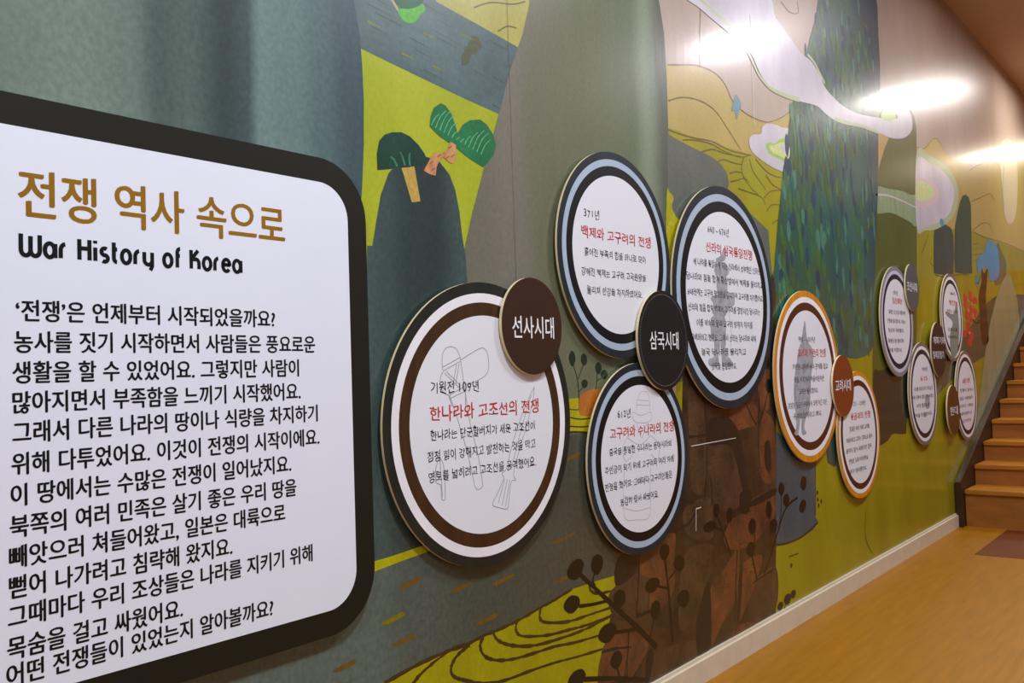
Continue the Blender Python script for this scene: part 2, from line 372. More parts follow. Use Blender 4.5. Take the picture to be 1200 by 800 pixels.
# hill contour lines
f = Flat(9)
for a in [[(782, 76), (798, 76), (818, 77), (838, 86), (850, 100), (858, 118), (870, 130), (885, 139), (900, 143), (915, 138), (930, 127)],
          [(783, 118), (800, 114), (820, 118), (838, 130), (855, 155), (868, 176)],
          [(783, 152), (800, 158), (815, 162), (835, 166), (855, 176), (880, 182)],
          [(800, 164), (812, 164), (832, 168), (850, 178), (868, 184), (880, 181)],
          [(822, 178), (835, 175), (850, 180), (870, 184)],
          [(840, 190), (848, 187), (860, 191), (870, 193)],
          [(872, 184), (869, 192), (870, 204), (878, 218), (888, 228)],
          [(878, 186), (882, 200), (890, 212), (897, 222)],
          [(885, 186), (897, 200), (907, 206), (916, 208)],
          [(897, 205), (905, 216), (915, 222)],
          [(855, 203), (863, 201), (870, 203)], [(856, 213), (864, 211), (872, 209), (878, 214)],
          [(865, 221), (880, 226), (892, 231), (897, 240)], [(895, 232), (903, 224), (915, 223)],
          [(898, 248), (904, 240), (913, 240)], [(905, 262), (910, 258), (914, 259)],
          [(821, -5), (820, 30), (820, 78)], [(890, 10), (897, 18), (905, 18), (903, 6)], [(915, 2), (925, 14), (935, 15), (934, 2)],
          [(1075, 172), (1083, 174), (1090, 166), (1096, 162), (1102, 168), (1106, 178)], [(1136, 200), (1145, 194), (1160, 190), (1169, 193), (1172, 205)],
          [(1138, 236), (1150, 231), (1160, 227), (1166, 236)], [(1140, 270), (1150, 262), (1158, 262), (1165, 274)],
          [(1141, 272), (1155, 278), (1175, 284), (1200, 294)], [(1140, 286), (1148, 285)], [(1140, 292), (1152, 290)], [(1140, 299), (1150, 297)], [(1141, 305), (1150, 304)]]:
    f.stroke(a, .0055, .003, wob=.25)
f.make('ink_line', ink2)
# small blue tree mark
bl = paint('blue_mark_paint', (112, 146, 158), (96, 130, 146))
f = Flat(10); f.poly([(862, 111), (866, 116), (868, 124), (866, 130), (863, 140), (861, 130), (857, 130), (859, 120)], 0, True); f.make('painted_sapling', bl)

# clouds
wc = paint('white_cloud_paint', (212, 206, 212), (180, 172, 182), scale=2.5, stretch=(1.2, 1, .6), grain=.04)
gc = paint('green_cloud_edge_paint', (182, 190, 150), (168, 180, 132), scale=4, grain=.05)
gi = paint('green_cloud_heart_paint', (150, 180, 80), (166, 192, 100), scale=4, grain=.05)
pk = paint('pink_cloud_paint', (214, 190, 190), (206, 180, 184), scale=4, grain=.04)
f = Flat(19)
f.poly([(800, -12), (822, 12), (850, 36), (872, 54), (882, 68), (890, 86), (902, 102), (918, 112), (938, 119), (956, 124), (968, 134), (980, 142), (1001, 146), (1025, 154), (1045, 162), (1060, 161), (1068, 152), (1068, 138), (1062, 128), (1048, 122), (1034, 128), (1048, 132), (1050, 139), (1030, 138), (1008, 134), (990, 126), (976, 114), (966, 102), (960, 88), (950, 72), (938, 62), (925, 44), (908, 20), (895, -6)], 0, True)
f.make('painted_cloud', wc)
f = Flat(20)
f.stroke([(873, 56), (881, 72), (889, 88), (902, 103), (920, 112), (936, 117)], .012, .022)
f.stroke([(946, 64), (954, 74), (960, 86), (966, 98)], .015, .02)
f.stroke([(978, 139), (990, 143.5), (1010, 148), (1030, 156)], .022, .015)
f.poly([(1031, 135), (1036, 129), (1044, 127), (1049, 130), (1049, 138), (1042, 142), (1034, 140)], 1, True)
f.stroke([(818, -2), (834, 12), (850, 26), (862, 38)], .012, .02)
f.make('cloud_shade', [gc, gi])
f = Flat(11)
f.poly([(877.5, 164), (882, 158), (891, 157), (893, 149), (899, 145), (908, 146), (915, 149), (926, 156), (926, 203), (916, 201), (903, 195), (890, 186), (880.5, 177)], 0, True)
f.make('painted_cloud', wc)
f = Flat(12)
f.poly([(897, 170), (902, 167), (908, 168), (914, 163), (924, 164), (924, 190), (912, 186), (901, 180)], 0, True)
f.make('cloud_shade', gi)
f = Flat(13)
f.poly([(901, 171), (907, 170), (914, 167), (924, 168), (924, 186), (912, 182), (903, 177)], 0, True)
f.poly([(914, 171), (924, 170), (924, 182), (917, 178)], 1, True)
f.make('cloud_shade', [paint('cream_green_paint', (204, 210, 140), (196, 204, 128)), wc])

# tall conifer
tcol = paint('conifer_paint', (44, 78, 72), (56, 92, 70), scale=7, stretch=(1.5, 1, .3), grain=.2, wob=.15,
    ramp=[(X(905, 250), (58, 84, 58)), (X(925, 250), (48, 86, 70)), (X(955, 250), (66, 92, 62)), (X(975, 250), (44, 82, 80)), (X(1000, 250), (64, 104, 92)), (X(1025, 250), (46, 74, 86))])
tree_out = [(956, 20), (950, 40), (944, 66), (936, 92), (930, 116), (926, 135), (922, 160), (918, 195), (915, 225), (911, 260), (908, 300), (905, 345), (906, 390), (920, 402), (950, 412), (985, 418), (1004, 420), (1014, 417), (1021, 410), (1024, 400), (1024, 360), (1025, 320), (1026, 280), (1028, 240), (1029, 190), (1029, 150), (1031, 110), (1031, 75), (1029, 40), (1028, 10)]
f = Flat(12)
tw = [P(*p) for p in tree_out]
f.poly(tw + [(P(1026, 0)[0] - .1, ZT), (P(970, 0)[0] + .02, ZT), (P(962, 0)[0], P(962, 0)[1] + .1)], px=False)
tree = f.make('painted_conifer', tcol)
f = Flat(13, eps=.8e-6)
def intree(px, py):
    c = False; n = len(tree_out); pts = tree_out + [(1027, -60), (966, -60)]
    n = len(pts); j = n - 1
    for i in range(n):
        xi, yi = pts[i]; xj, yj = pts[j]
        if (yi > py) != (yj > py) and px < (xj - xi) * (py - yi) / (yj - yi) + xi: c = not c
        j = i
    return c
cnt = 0
while cnt < 620:
    px_, py_ = random.uniform(905, 1030), random.uniform(-10, 415)
    if not (intree(px_ - 2, py_ + 9) and intree(px_ + 3, py_ - 9)): continue
    L_ = random.uniform(.03, .065) * (1 if py_ > 150 else .8)
    f.blob((px_, py_), random.uniform(.012, .026), L_, mi=random.choice([0, 0, 1, 1, 2, 3, 3, 4]), ang=random.uniform(-.12, .12), n=10, jag=.12, drop=.3)
    cnt += 1
f.make('leaf_strokes', [paint('leaf_green_paint', (66, 106, 56)), paint('leaf_teal_paint', (46, 94, 86)), paint('leaf_aqua_paint', (74, 124, 106)),
                        paint('leaf_navy_paint', (40, 68, 84)), paint('leaf_olive_paint', (72, 92, 46))], tree, kind='stuff')
# olive mountain right of the conifer
mo = paint('olive_mountain_paint', (92, 98, 36), (78, 84, 28), scale=4, grain=.1)
f = Flat(10); f.poly([(1062, 133), (1067, 128), (1071, 136), (1073.5, 150), (1074, 200), (1074, 300), (1074, 390), (1070, 450), (1022, 450), (1023, 360), (1026, 230), (1029, 199), (1036, 175), (1043, 158), (1052, 144)]); f.make('painted_mountain', mo)
tan = paint('tan_sky_paint', (196, 160, 96), (186, 150, 84))
f = Flat(9); f.poly([(1026, 150), (1043, 157), (1036, 175), (1028, 200)]); f.make('painted_sky_patch', tan)
# gauzy cloud
gz = paint('gauze_cloud_paint', (150, 168, 130), (132, 150, 108), scale=10, stretch=(2, 1, .4), grain=.16)
f = Flat(11); f.poly([(1026, 220), (1040, 221), (1057, 224), (1066, 228), (1074, 232), (1074, 264), (1066, 260), (1055, 254), (1043, 249), (1026, 248)], 0, True)
f.make('painted_cloud', gz)
f = Flat(12); f.stroke([(1026, 228), (1040, 229), (1056, 235), (1073, 243)], .012, .008, mi=0); f.make('cloud_shade', wc)
f = Flat(12)
f.poly([(1074, 178), (1090, 183), (1106, 192), (1117, 206), (1123, 225), (1121, 243), (1113, 258), (1098, 268), (1084, 270), (1074, 267)], 0, True); f.make('painted_cloud', gc)
f = Flat(13); f.poly([(1074, 188), (1090, 192), (1104, 200), (1115, 214), (1118, 230), (1112, 250), (1100, 260), (1086, 265), (1074, 264)], 0, True); f.make('cloud_shade', wc)
f = Flat(14); f.poly([(1074, 210), (1088, 211), (1098, 218), (1101, 229), (1096, 238), (1086, 242), (1074, 240)], 0, True); f.make('cloud_shade', pk)
f = Flat(15); f.poly([(1074, 213), (1085, 214), (1093, 220), (1094, 228), (1088, 234), (1074, 234)], 0, True); f.make('cloud_shade', paint('lime_cloud_paint', (198, 208, 140), (206, 214, 152)))
# pale cloud streak far right
f = Flat(9); f.poly([(1172, 170), (1186, 166), (1192, 200), (1191, 245), (1185, 262), (1178, 255), (1174, 220)], 0, True); f.make('painted_cloud', paint('warm_cloud_paint', (206, 190, 150), (196, 184, 146)))
f = Flat(10); f.stroke([(1178, 178), (1176, 200), (1175, 225), (1177, 245)], .03, .02); f.make('cloud_shade', paint('blue_grey_streak_paint', (150, 162, 150), (140, 156, 150)))

# twin dark rocks, blue ball
tr = paint('twin_rock_paint', (66, 74, 64), (50, 56, 54), scale=5, stretch=(2, 1, .3), grain=.2)
f = Flat(10); f.poly([(1094, 276), (1095, 268), (1099, 264), (1108, 263), (1114, 267), (1117, 276), (1117.5, 300), (1117, 321), (1104, 322), (1094, 320), (1094, 300)]); f.make('painted_rock', tr)
f = Flat(11); f.poly([(1118, 300), (1119, 265), (1122, 248), (1125, 236), (1128, 229), (1131.5, 228), (1135, 231), (1137.5, 240), (1138, 270), (1139, 320), (1130, 321), (1119, 319)]); f.make('painted_rock', paint('twin_rock_green_paint', (62, 82, 62), (48, 62, 52), scale=5, stretch=(2, 1, .3), grain=.2))
f = Flat(17); f.blob((1103.5, 260.5), .055, .026, n=24); f.make('painted_ball', paint('blue_ball_paint', (98, 148, 176), (88, 136, 166)))
# grass ticks near rocks
f = Flat(10)
for a in [[(1080, 296), (1084, 286), (1088, 274)], [(1091, 302), (1090, 308), (1094, 312)], [(1096, 322), (1104, 324), (1114, 323)], [(1112, 325), (1122, 322), (1136, 322)]]: f.stroke(a, .008, .004)
f.make('ink_line', paint('dark_olive_ink', (84, 76, 10)))
# blue-crowned tree with dark trunk
btree = shape('painted_tree', 13, [(1156, 283), (1162, 282), (1168, 290), (1170, 302), (1171, 318), (1168, 327), (1160, 329), (1158, 318), (1153, 312), (1149, 320), (1145, 316), (1145, 304), (1149, 298), (1154, 294)], paint('blue_crown_paint', (92, 150, 190), (78, 136, 182), grain=.14), True)
f = Flat(14); f.poly([(1150, 314), (1153, 320), (1157, 315), (1156, 335), (1155, 350), (1157, 380), (1158, 400), (1151, 402), (1148, 370), (1147, 345), (1150, 330)], 0, True)
f.stroke([(1149, 375), (1144, 378), (1139, 374)], .03, .012); f.stroke([(1149, 322), (1147, 330), (1144, 332)], .012, .01)
f.make('painted_trunk', paint('dark_trunk_paint', (52, 40, 20), (42, 32, 16)), btree)
f = Flat(13); f.poly([(1143, 322), (1147, 325), (1148, 331), (1145, 336), (1142, 330)], 0, True); f.make('painted_leaf', paint('teal_leaf_paint', (80, 140, 140)), btree)
shape('painted_slope', 10, [(1168, 285), (1174, 296), (1179, 308), (1178, 326), (1173, 332), (1165, 330)], paint('grey_slope_paint', (112, 108, 74), (100, 98, 66)), True)
# red blossoms
rd = paint('red_blossom_paint', (206, 62, 56), (190, 48, 50)); rp = paint('pink_blossom_paint', (226, 140, 120), (216, 120, 110))
f = Flat(13)
for c in [(1131, 349), (1137, 347), (1142, 352), (1132, 358), (1138, 361), (1142, 366), (1133, 368), (1137, 373), (1135, 386), (1138, 394), (1134, 380), (1136, 400), (1130, 390)]:
    f.blob(c, random.uniform(.05, .075), random.uniform(.026, .038), jag=.35, n=12, mi=0)
for c in [(1134, 352), (1139, 356), (1135, 364), (1140, 369), (1136, 390)]: f.blob(c, .026, .014, jag=.3, n=8, mi=1)
f.make('painted_blossoms', [rd, rp], kind='stuff')
# grey paths among the far boards
gp = paint('grey_path_paint', (88, 88, 66), (76, 76, 56), scale=5, grain=.12)
shape('painted_path', 11, [(1060, 470), (1075, 440), (1100, 420), (1120, 405), (1142, 375), (1150, 362), (1160, 352), (1172, 346), (1180, 360), (1172, 400), (1152, 418), (1130, 432), (1105, 455), (1085, 478), (1060, 490)], gp, True)
shape('painted_rock', 12, [(1023, 440), (1032, 434), (1060, 430), (1062, 500), (1058, 508), (1046, 508), (1040, 516), (1030, 522), (1023, 521)], paint('charcoal_rock_paint', (44, 54, 42), (36, 42, 36), scale=6, grain=.2), True)
shape('painted_rock', 10, [(968, 510), (978, 508), (980, 520), (979, 545), (973, 544), (969, 538)], paint('teal_rock_paint', (62, 84, 72), (54, 74, 66)), True)
# slate sky corner and wall beyond
shape('painted_slope', 10, [(1180, 345), (1200, 345), (1230, 350), (1230, 470), (1180, 420)], paint('blue_grey_slope_paint', (92, 104, 110), (84, 92, 96)))
# pale gauze peak in front of the stairs
pale = paint('pale_peak_paint', (158, 162, 124), (138, 142, 104), scale=6, stretch=(2.5, 1, .25), grain=.14)
shape('painted_peak', 14, [(1181, 319), (1185, 326), (1189, 338), (1192, 352), (1194, 375), (1194, 415), (1196, 440), (1140, 545), (1137, 535), (1142, 505), (1148, 460), (1154, 415), (1160, 378), (1167, 350), (1174, 330)], pale)
# lower left : yellow strip, big slate road
road = paint('lower_road_paint', (86, 94, 82), (70, 76, 66), scale=5, stretch=(1, 1, 1), grain=.24, wob=.2,
    ramp=[(X(440, 700), (92, 108, 100)), (X(480, 680), (78, 90, 84)), (X(560, 650), (66, 74, 66)), (X(640, 600), (72, 74, 62)), (X(720, 600), (76, 70, 56))])
f = Flat(9)
f.poly([(X0 + .01, .091), (X0 + .01, P(0, 800)[1] - .05), P(200, 800), P(400, 685), P(442, 667), P(500, 646), P(520, 560), P(540, 530), P(640, 512), P(700, 506), P(745, 500), P(760, 640), P(745, 700), (P(700, 760)[0], .091)], px=False); f.make('painted_road', road)
ys = paint('yellow_strip_paint', (186, 182, 20), (168, 160, 10), scale=8, grain=.14)
shape('painted_strip', 10, [(436, 658), (460, 651), (489, 641), (510, 634), (510, 642), (496, 648), (470, 657), (442, 668), (434, 671)], ys)
ds = paint('ochre_dash_paint', (112, 84, 26), (96, 74, 28), grain=.2); dy = paint('olive_dash_paint', (130, 116, 14), (112, 100, 10), grain=.2)
f = Flat(10)
dsh = [(240, 450, 0), (420, 465, 0), (568, 438, 0), (778, 293, 0), (640, 297, 0), (182, 575, 1), (220, 650, 0), (510, 578, 0), (10, 742, 0), (800, 12, 0), (655, 690, 0), (790, 430, 0)]
for x, y, mi in dsh:
    cx, cy_ = 400 + x / 3, 533 + y / 3
    f.stroke([(cx - 13, cy_ + 6), (cx, cy_ + 0.5), (cx + 13, cy_ - 6)], .006, .008, mi=mi, wob=.3, n=8)
    f.stroke([(cx - 9, cy_ + 5), (cx + 11, cy_ - 5.5)], .011, .011, mi=mi, wob=.2, n=8)
f.make('painted_dashes', [ds, dy], kind='stuff')
# yellow terraced field
tf = paint('terrace_paint', (166, 160, 16), (148, 140, 8), scale=6, grain=.1)
f = Flat(11); f.poly([(300, 900), (440, 810), (453, 800), (490, 778), (523, 763), (550, 753), (565, 745), (580, 739), (600, 730), (617, 721), (632, 712), (647, 704), (670, 690), (700, 680), (724, 673), (740, 672), (740, 700), (735, 790), (720, 820)]); f.make('painted_terrace', tf)
f = Flat(12)
for a in [[(450, 800), (490, 778), (523, 763), (550, 753), (565, 745), (580, 739), (600, 730), (617, 721), (632, 712), (647, 704), (670, 690)],
          [(482, 803), (490, 792), (505, 778), (523, 764)],
          [(550, 755), (535, 768), (528, 782), (531, 792), (545, 797), (565, 800), (590, 797), (620, 786), (650, 776), (680, 768), (712, 758)],
          [(566, 746), (562, 756), (567, 768), (580, 773), (600, 772), (625, 765), (650, 757), (675, 752), (712, 741)],
          [(577, 740), (583, 750), (600, 756), (625, 756), (655, 748), (685, 737), (715, 722)],
          [(605, 729), (604, 738), (612, 745), (640, 744), (665, 738), (690, 731), (717, 720)],
          [(633, 713), (632, 724), (640, 729), (665, 728), (690, 720), (720, 710)],
          [(690, 683), (692, 692), (702, 695), (724, 690)]]: f.stroke(a, .010, .007, wob=.35)
f.make('ink_line', ink)
# yellow patch with orange boulder
shape('painted_strip', 10, [(655, 468), (678, 466), (705, 462), (708, 487), (694, 500), (688, 507), (655, 507)], ys)
f = Flat(11); f.stroke([(660, 478), (672, 480), (690, 479)], .003); f.stroke([(664, 488), (680, 491), (700, 488)], .004); f.stroke([(664, 499), (680, 500), (694, 499)], .004); f.stroke([(658, 507), (675, 506), (692, 507)], .006); f.make('ink_line', ink)
shape('painted_boulder', 12, [(677, 474), (678, 466), (682, 461), (690, 457), (699, 455.5), (708, 458), (714, 466), (716, 480), (709, 486), (698, 488), (686, 487.5), (679, 485)], paint('orange_boulder_paint', (188, 116, 40), (160, 84, 24), scale=12), True)
# brown cliff
cliff = paint('cliff_paint', (78, 56, 36), (38, 30, 24), scale=7, stretch=(1, 1, .7), grain=.18)
f = Flat(13); f.poly([P(*p) for p in [(722, 676), (726, 650), (745, 640), (790, 600), (798, 520), (800, 430), (860, 400), (880, 370), (905, 320), (908, 335), (909, 500), (909, 640), (908.5, 700)]] + [(P(908, 700)[0], .091), (P(700, 800)[0] - .1, .091), P(704, 790), P(712, 735), P(720, 700)], px=False)
clf = f.make('painted_cliff', cliff)
def q(x, y): return (640 + x / 3.333, 560 + y / 3.333)
def q2(x, y): return (780 + x / 3.333, 380 + y / 3.333)
orange = paint('cliff_orange_paint', (124, 72, 42), (64, 44, 32), scale=8, stretch=(1, 1, .7), grain=.25)
brown = paint('cliff_brown_paint', (90, 66, 44), (48, 38, 28), scale=8, stretch=(1, 1, .7), grain=.25)
dark = paint('cliff_dark_paint', (40, 33, 28), (30, 26, 24), scale=9, grain=.2)
f = Flat(14)
for mi, pp in [
    (0, [q(215, 680), q(240, 630), q(290, 585), q(320, 600), q(315, 700), q(300, 780), q(205, 790)]),
    (0, [q(325, 600), q(395, 600), q(400, 640), q(385, 690), q(330, 780), q(318, 770)]),
    (1, [q(250, 440), q(350, 375), q(398, 400), q(385, 515), q(300, 560), q(250, 520)]),
    (0, [q(365, 300), q(430, 240), q(500, 215), q(500, 300), q(495, 440), q(420, 535), q(400, 500), q(405, 400), q(362, 370)]),
    (1, [q(535, 310), q(585, 262), q(650, 262), q(660, 330), q(630, 400), q(600, 500), q(530, 600), q(515, 500)]),
    (0, [q(640, 430), q(690, 360), q(745, 275), q(752, 330), q(735, 480), q(690, 560), q(640, 660), q(630, 560)]),
    (0, [q(700, 180), q(760, 140), q(855, 108), q(850, 200), q(800, 260), q(720, 280), q(690, 240)]),
    (1, [q(805, 410), q(895, 345), q(895, 510), q(800, 560), q(790, 470)]),
    (0, [q(760, 340), q(840, 300), q(820, 400), q(780, 500), q(750, 560), q(745, 440)]),
    (1, [q(420, 690), q(520, 645), q(600, 640), q(560, 740), q(480, 790), q(405, 790)]),
    (0, [q(730, 590), q(800, 560), q(810, 600), q(730, 660)]),
    (1, [q(560, 100), q(640, 80), q(650, 180), q(640, 240), q(560, 230), q(530, 150)]),
    (1, [q(640, 0), q(740, -10), q(760, 100), q(690, 130), q(650, 80)]),
    (0, [q2(245, 345), q2(300, 312), q2(355, 322), q2(350, 390), q2(325, 400), q2(270, 410)]),
    (1, [q2(90, 250), q2(150, 300), q2(165, 420), q2(150, 640), q2(100, 640), q2(88, 420)]),
    (1, [q2(170, 480), q2(250, 480), q2(290, 560), q2(300, 680), q2(200, 690), q2(165, 600)]),
    (0, [q2(380, 350), q2(420, 390), q2(425, 600), q2(370, 600), q2(365, 450)]),
    (0, [q2(360, 210), q2(405, 180), q2(400, 330), q2(370, 330)]),
    (0, [q2(330, 690), q2(420, 650), q2(420, 760), q2(330, 760)])]:
    f.poly(pp, mi, True, n=4)
f.make('cliff_stones', [orange, brown], clf, kind='stuff')
f = Flat(15)
for pp in [[q2(165, 375), q2(235, 360), q2(285, 420), q2(305, 520), q2(318, 640), q2(300, 650), q2(275, 540), q2(245, 470), q2(168, 470)],
           [q2(385, 470), q2(405, 460), q2(410, 570), q2(388, 560)], [q(590, 540), q(635, 400), q(640, 660), q(590, 690)], [q(750, 400), q(765, 330), q(760, 480), q(745, 570)],
           [q(278, 310), q(345, 300), q(345, 370), q(270, 420)], [q(390, 700), q(410, 660), q(418, 700), q(400, 790), q(385, 790)], [q(755, 60), q(800, 50), q(790, 130), q(760, 135)], [q2(320, 700), q2(420, 640), q2(425, 665), q2(340, 710)]]:
    f.poly(pp, 0, True, n=4)
for a in [[q(362, 300), q(358, 420), q(350, 540)], [q(350, 540), q(400, 520), q(430, 510)], [q(320, 600), q(316, 690), q(300, 790)], [q(215, 680), q(270, 665), q(330, 660)],
          [q(500, 210), q(560, 170), q(600, 90)], [q(700, 180), q(690, 240), q(720, 300)], [q(745, 280), q(740, 400), q(735, 560)], [q(895, 350), q(850, 380), q(805, 410)], [q(640, 0), q(648, 80), q(640, 110)],
          [q2(90, 440), q2(180, 430), q2(260, 425)], [q2(245, 345), q2(240, 400), q2(270, 412)], [q2(365, 260), q2(360, 450), q2(372, 600)], [q2(150, 300), q2(160, 500), q2(150, 690)]]:
    f.stroke(a, .010, .005, wob=.3)
# hatching on the cliff
for k in range(110):
    x, y = random.uniform(802, 905), random.uniform(455, 690)
    f.stroke([(x, y), (x + random.uniform(3, 7), y - random.uniform(.5, 2.5))], .0025, .001, smooth=False)
f.make('cliff_shadows', dark, clf, kind='stuff')
# blue-grey rock beyond the cliff
shape('painted_rock', 12, [(909, 505), (930, 520), (955, 520), (955, 606), (958.5, 611), (953, 620), (938, 630), (922, 637), (909, 640)], paint('blue_rock_paint', (76, 94, 102), (58, 72, 80), scale=6, grain=.2))
f = Flat(13); f.stroke([(909, 638), (922, 636), (940, 628), (958, 612)], .008); f.stroke([(955.3, 535), (955.3, 604)], .005)
for c in [(958, 585), (957.5, 577), (959, 592), (962, 587), (927, 662), (1027, 532), (1036, 515)]: f.blob(c, .010, .010, n=8, jag=.2)
for a in [[(1014, 600), (1014, 630), (1022, 648)], [(924, 652), (935, 648)]]: f.stroke(a, .004)
f.make('ink_line', paint('deep_green_ink', (48, 46, 20)))

# black seed-head plants
pl = paint('black_plant_paint', (22, 19, 13), (16, 14, 10), grain=.2)
def plant(name, layer, buds, stems, kx=.0022, conv=q, mat=pl, sc=3.333):
    f = Flat(layer)
    for a in stems:
        pts, w0, w1 = a; f.stroke([conv(*p) for p in pts], w0, w1, wob=.12)
    for bx, by, rx, rz, an in buds:
        c = conv(bx, by); p0 = P(*c); p1 = P(c[0] + rx / sc, c[1]); p2 = P(c[0], c[1] - rz / sc)
        f.blob(p0, (p1[0] - p0[0]), (p2[1] - p0[1]), ang=an, px=False, jag=.03, drop=.25)
    return f.make(name, mat)
plant('painted_plant', 17, [(113, 357, 33, 38, .2), (197, 337, 24, 40, 0), (98, 493, 32, 35, 0), (285, 470, 24, 36, -.2), (237, 605, 36, 38, 0)],
      [([(130, 375), (240, 478), (340, 570), (430, 660)], .012, .022), ([(190, 365), (180, 400), (190, 420)], .006, .008), ([(125, 500), (180, 492), (240, 478)], .010, .009), ([(280, 495), (262, 495)], .008, .008), ([(262, 603), (310, 596), (355, 588)], .012, .010)])
plant('painted_plant', 17, [(118, 785, 35, 38, 0), (272, 710, 24, 35, 0)], [([(140, 785), (260, 782), (400, 788)], .014, .014), ([(275, 740), (285, 775)], .008, .008)])
plant('painted_plant', 17, [(460, 288, 20, 32, 0), (518, 333, 22, 32, -.2), (413, 418, 29, 29, 0), (425, 515, 20, 38, 0), (535, 470, 24, 35, -.2)],
      [([(461, 310), (475, 430), (485, 540), (493, 640)], .011, .014), ([(505, 360), (478, 392)], .005, .006), ([(435, 422), (474, 430)], .009, .009), ([(422, 545), (412, 580), (403, 622)], .005, .005), ([(518, 495), (497, 535)], .005, .006)])
plant('painted_plant', 17, [(663, 128, 12, 28, 0), (715, 145, 13, 30, 0), (637, 190, 25, 22, 0)], [([(668, 150), (690, 210), (718, 295)], .008, .012), ([(710, 170), (697, 205)], .006, .006), ([(655, 192), (685, 202)], .008, .008)])
plant('painted_plant', 17, [(803, 190, 15, 32, 0), (797, 278, 17, 30, 0)], [([(812, 215), (812, 260), (806, 305)], .008, .008), ([(800, 300), (812, 350), (822, 400)], .010, .012)])
plant('painted_plant', 18, [(868, 125, 12, 36, 0), (887, 187, 15, 28, 0), (917, 42, 12, 26, 0), (1004, 20, 12, 28, .3), (936, 86, 12, 26, 0), (1000, 110, 14, 24, .3)],
      [([(980, 75), (933, 120), (900, 220), (870, 320), (850, 370)], .010, .010), ([(917, 60), (915, 140), (905, 200)], .006, .006), ([(870, 150), (878, 230)], .006, .006)])
plant('painted_plant', 18, [(383, 485, 10, 14, 0), (407, 462, 12, 18, 0), (426, 445, 9, 14, 0)], [([(400, 480), (395, 500)], .006, .006)], conv=lambda x, y: (780 + x / 2.857, 540 + y / 2.857), sc=2.857)
q4 = lambda x, y: (640 + x / 4, 380 + y / 4)
gpl = paint('green_plant_paint', (32, 46, 26), (26, 38, 22))
plant('painted_plant', 13, [(120, 160, 15, 36, 0), (175, 165, 15, 28, 0), (178, 278, 15, 20, 0)], [([(125, 190), (145, 260), (152, 350)], .003, .004), ([(172, 190), (148, 255)], .003, .003), ([(170, 295), (151, 315)], .003, .003)], conv=q4, mat=gpl, sc=4)
plant('painted_plant', 13, [(243, 205, 15, 28, 0), (270, 235, 16, 22, 0)], [([(236, 230), (236, 260), (230, 305)], .003, .004), ([(258, 250), (238, 264)], .003, .003)], conv=q4, mat=gpl, sc=4)
plant('painted_plant', 17, [(400, 240, 12, 28, 0), (392, 150, 10, 26, 0), (335, 245, 10, 26, 0)], [([(308, 300), (330, 350), (352, 392)], .008, .006), ([(398, 260), (385, 320), (362, 392)], .008, .006), ([(392, 170), (392, 220)], .006, .006)], conv=q2, mat=pl)

# twin trees on the left field
tk = paint('tan_trunk_paint', (198, 164, 82), (184, 148, 68), scale=12); dt = paint('dark_tree_paint', (26, 66, 50), (20, 54, 44), scale=8)
t1 = shape('painted_tree', 10, [(442, 199), (441, 180), (444, 165), (450, 158), (459, 155), (470, 155), (480, 160), (490, 170), (497, 180), (501, 190), (492, 195), (481, 196), (470, 196), (455, 198)], dt)
f = Flat(11)
for a in [[(465, 195), (461, 187), (457, 184)], [(474, 194), (471, 184), (468, 178)], [(480, 194), (479, 186), (480, 179)]]: f.stroke(a, .007, .004)
f.make('leaf_vein', paint('vein_paint', (62, 120, 92)), t1)
f = Flat(12); f.poly([(470, 197), (485, 195), (492, 236), (482, 237)]); f.make('painted_trunk', tk, t1)
gt = paint('green_tree_paint', (36, 118, 70), (26, 100, 58), scale=8)
t2 = shape('painted_tree', 10, [(503, 148), (504, 137), (508, 126), (516, 121), (522, 124), (529, 134), (534, 150), (536, 156), (542, 146), (550, 141), (562, 140), (570, 146), (577, 157), (581, 170), (578, 182), (570, 192), (566, 196), (550, 186), (530, 170), (515, 160)], gt)
f = Flat(11)
for k in range(13):
    t = k / 12; ax, ay = 505 + 58 * t, 150 + 34 * t
    hgt = 16 + 10 * math.sin(t * 9)
    f.stroke([(ax, ay - 3), (ax + hgt * .25, ay - hgt * .7), (ax + hgt * .5 + 1, ay - hgt)], .0035, .002, wob=.3)
f.make('leaf_vein', paint('light_vein_paint', (96, 172, 122)), t2)
f = Flat(12); f.poly([(496, 200), (503, 187), (507, 180), (512, 178), (515, 183), (518, 179), (524, 177), (527, 166), (534, 170), (533, 178), (535, 184), (530, 192), (523, 188), (519, 184), (514, 189), (511, 196), (510, 206), (503, 204)])
f.make('painted_trunk', paint('salmon_trunk_paint', (206, 152, 102), (186, 118, 76), scale=30), t2)
f = Flat(13)
for c in [(505, 190), (507, 198), (514, 182), (527, 172), (530, 182), (524, 184)]: f.stroke([(c[0] - 2, c[1] + 2), (c[0] + 2, c[1] - 1)], .003)
f.make('ink_line', paint('rust_ink', (150, 84, 50)), t2)
# seams of the printed sheets
sm = simple('seam_line', (225, 222, 210), rough=.4); sd = simple('seam_dark_line', (92, 88, 70), rough=.5)
f = Flat(19)
def seam(x, z0, z1, w, mi): f.stroke([(x, z0), (x, z1)], w, w, mi=mi, smooth=False, px=False)
seam(P(882, 110)[0], P(882, 145)[1], P(882, 20)[1], .003, 0)
seam(P(600, 200)[0], P(600, 500)[1], ZT - .1, .0012, 1)
f.stroke([q2(98, 475), q2(180, 460), q2(272, 443)], .003, .002, mi=0)
f.stroke([(815, 596), (815, 622)], .003, .003, mi=0, smooth=False); f.stroke([(815, 596), (821, 594)], .004, .003, mi=0, smooth=False)
f.make('sheet_seam', [sm, sd], kind='stuff')

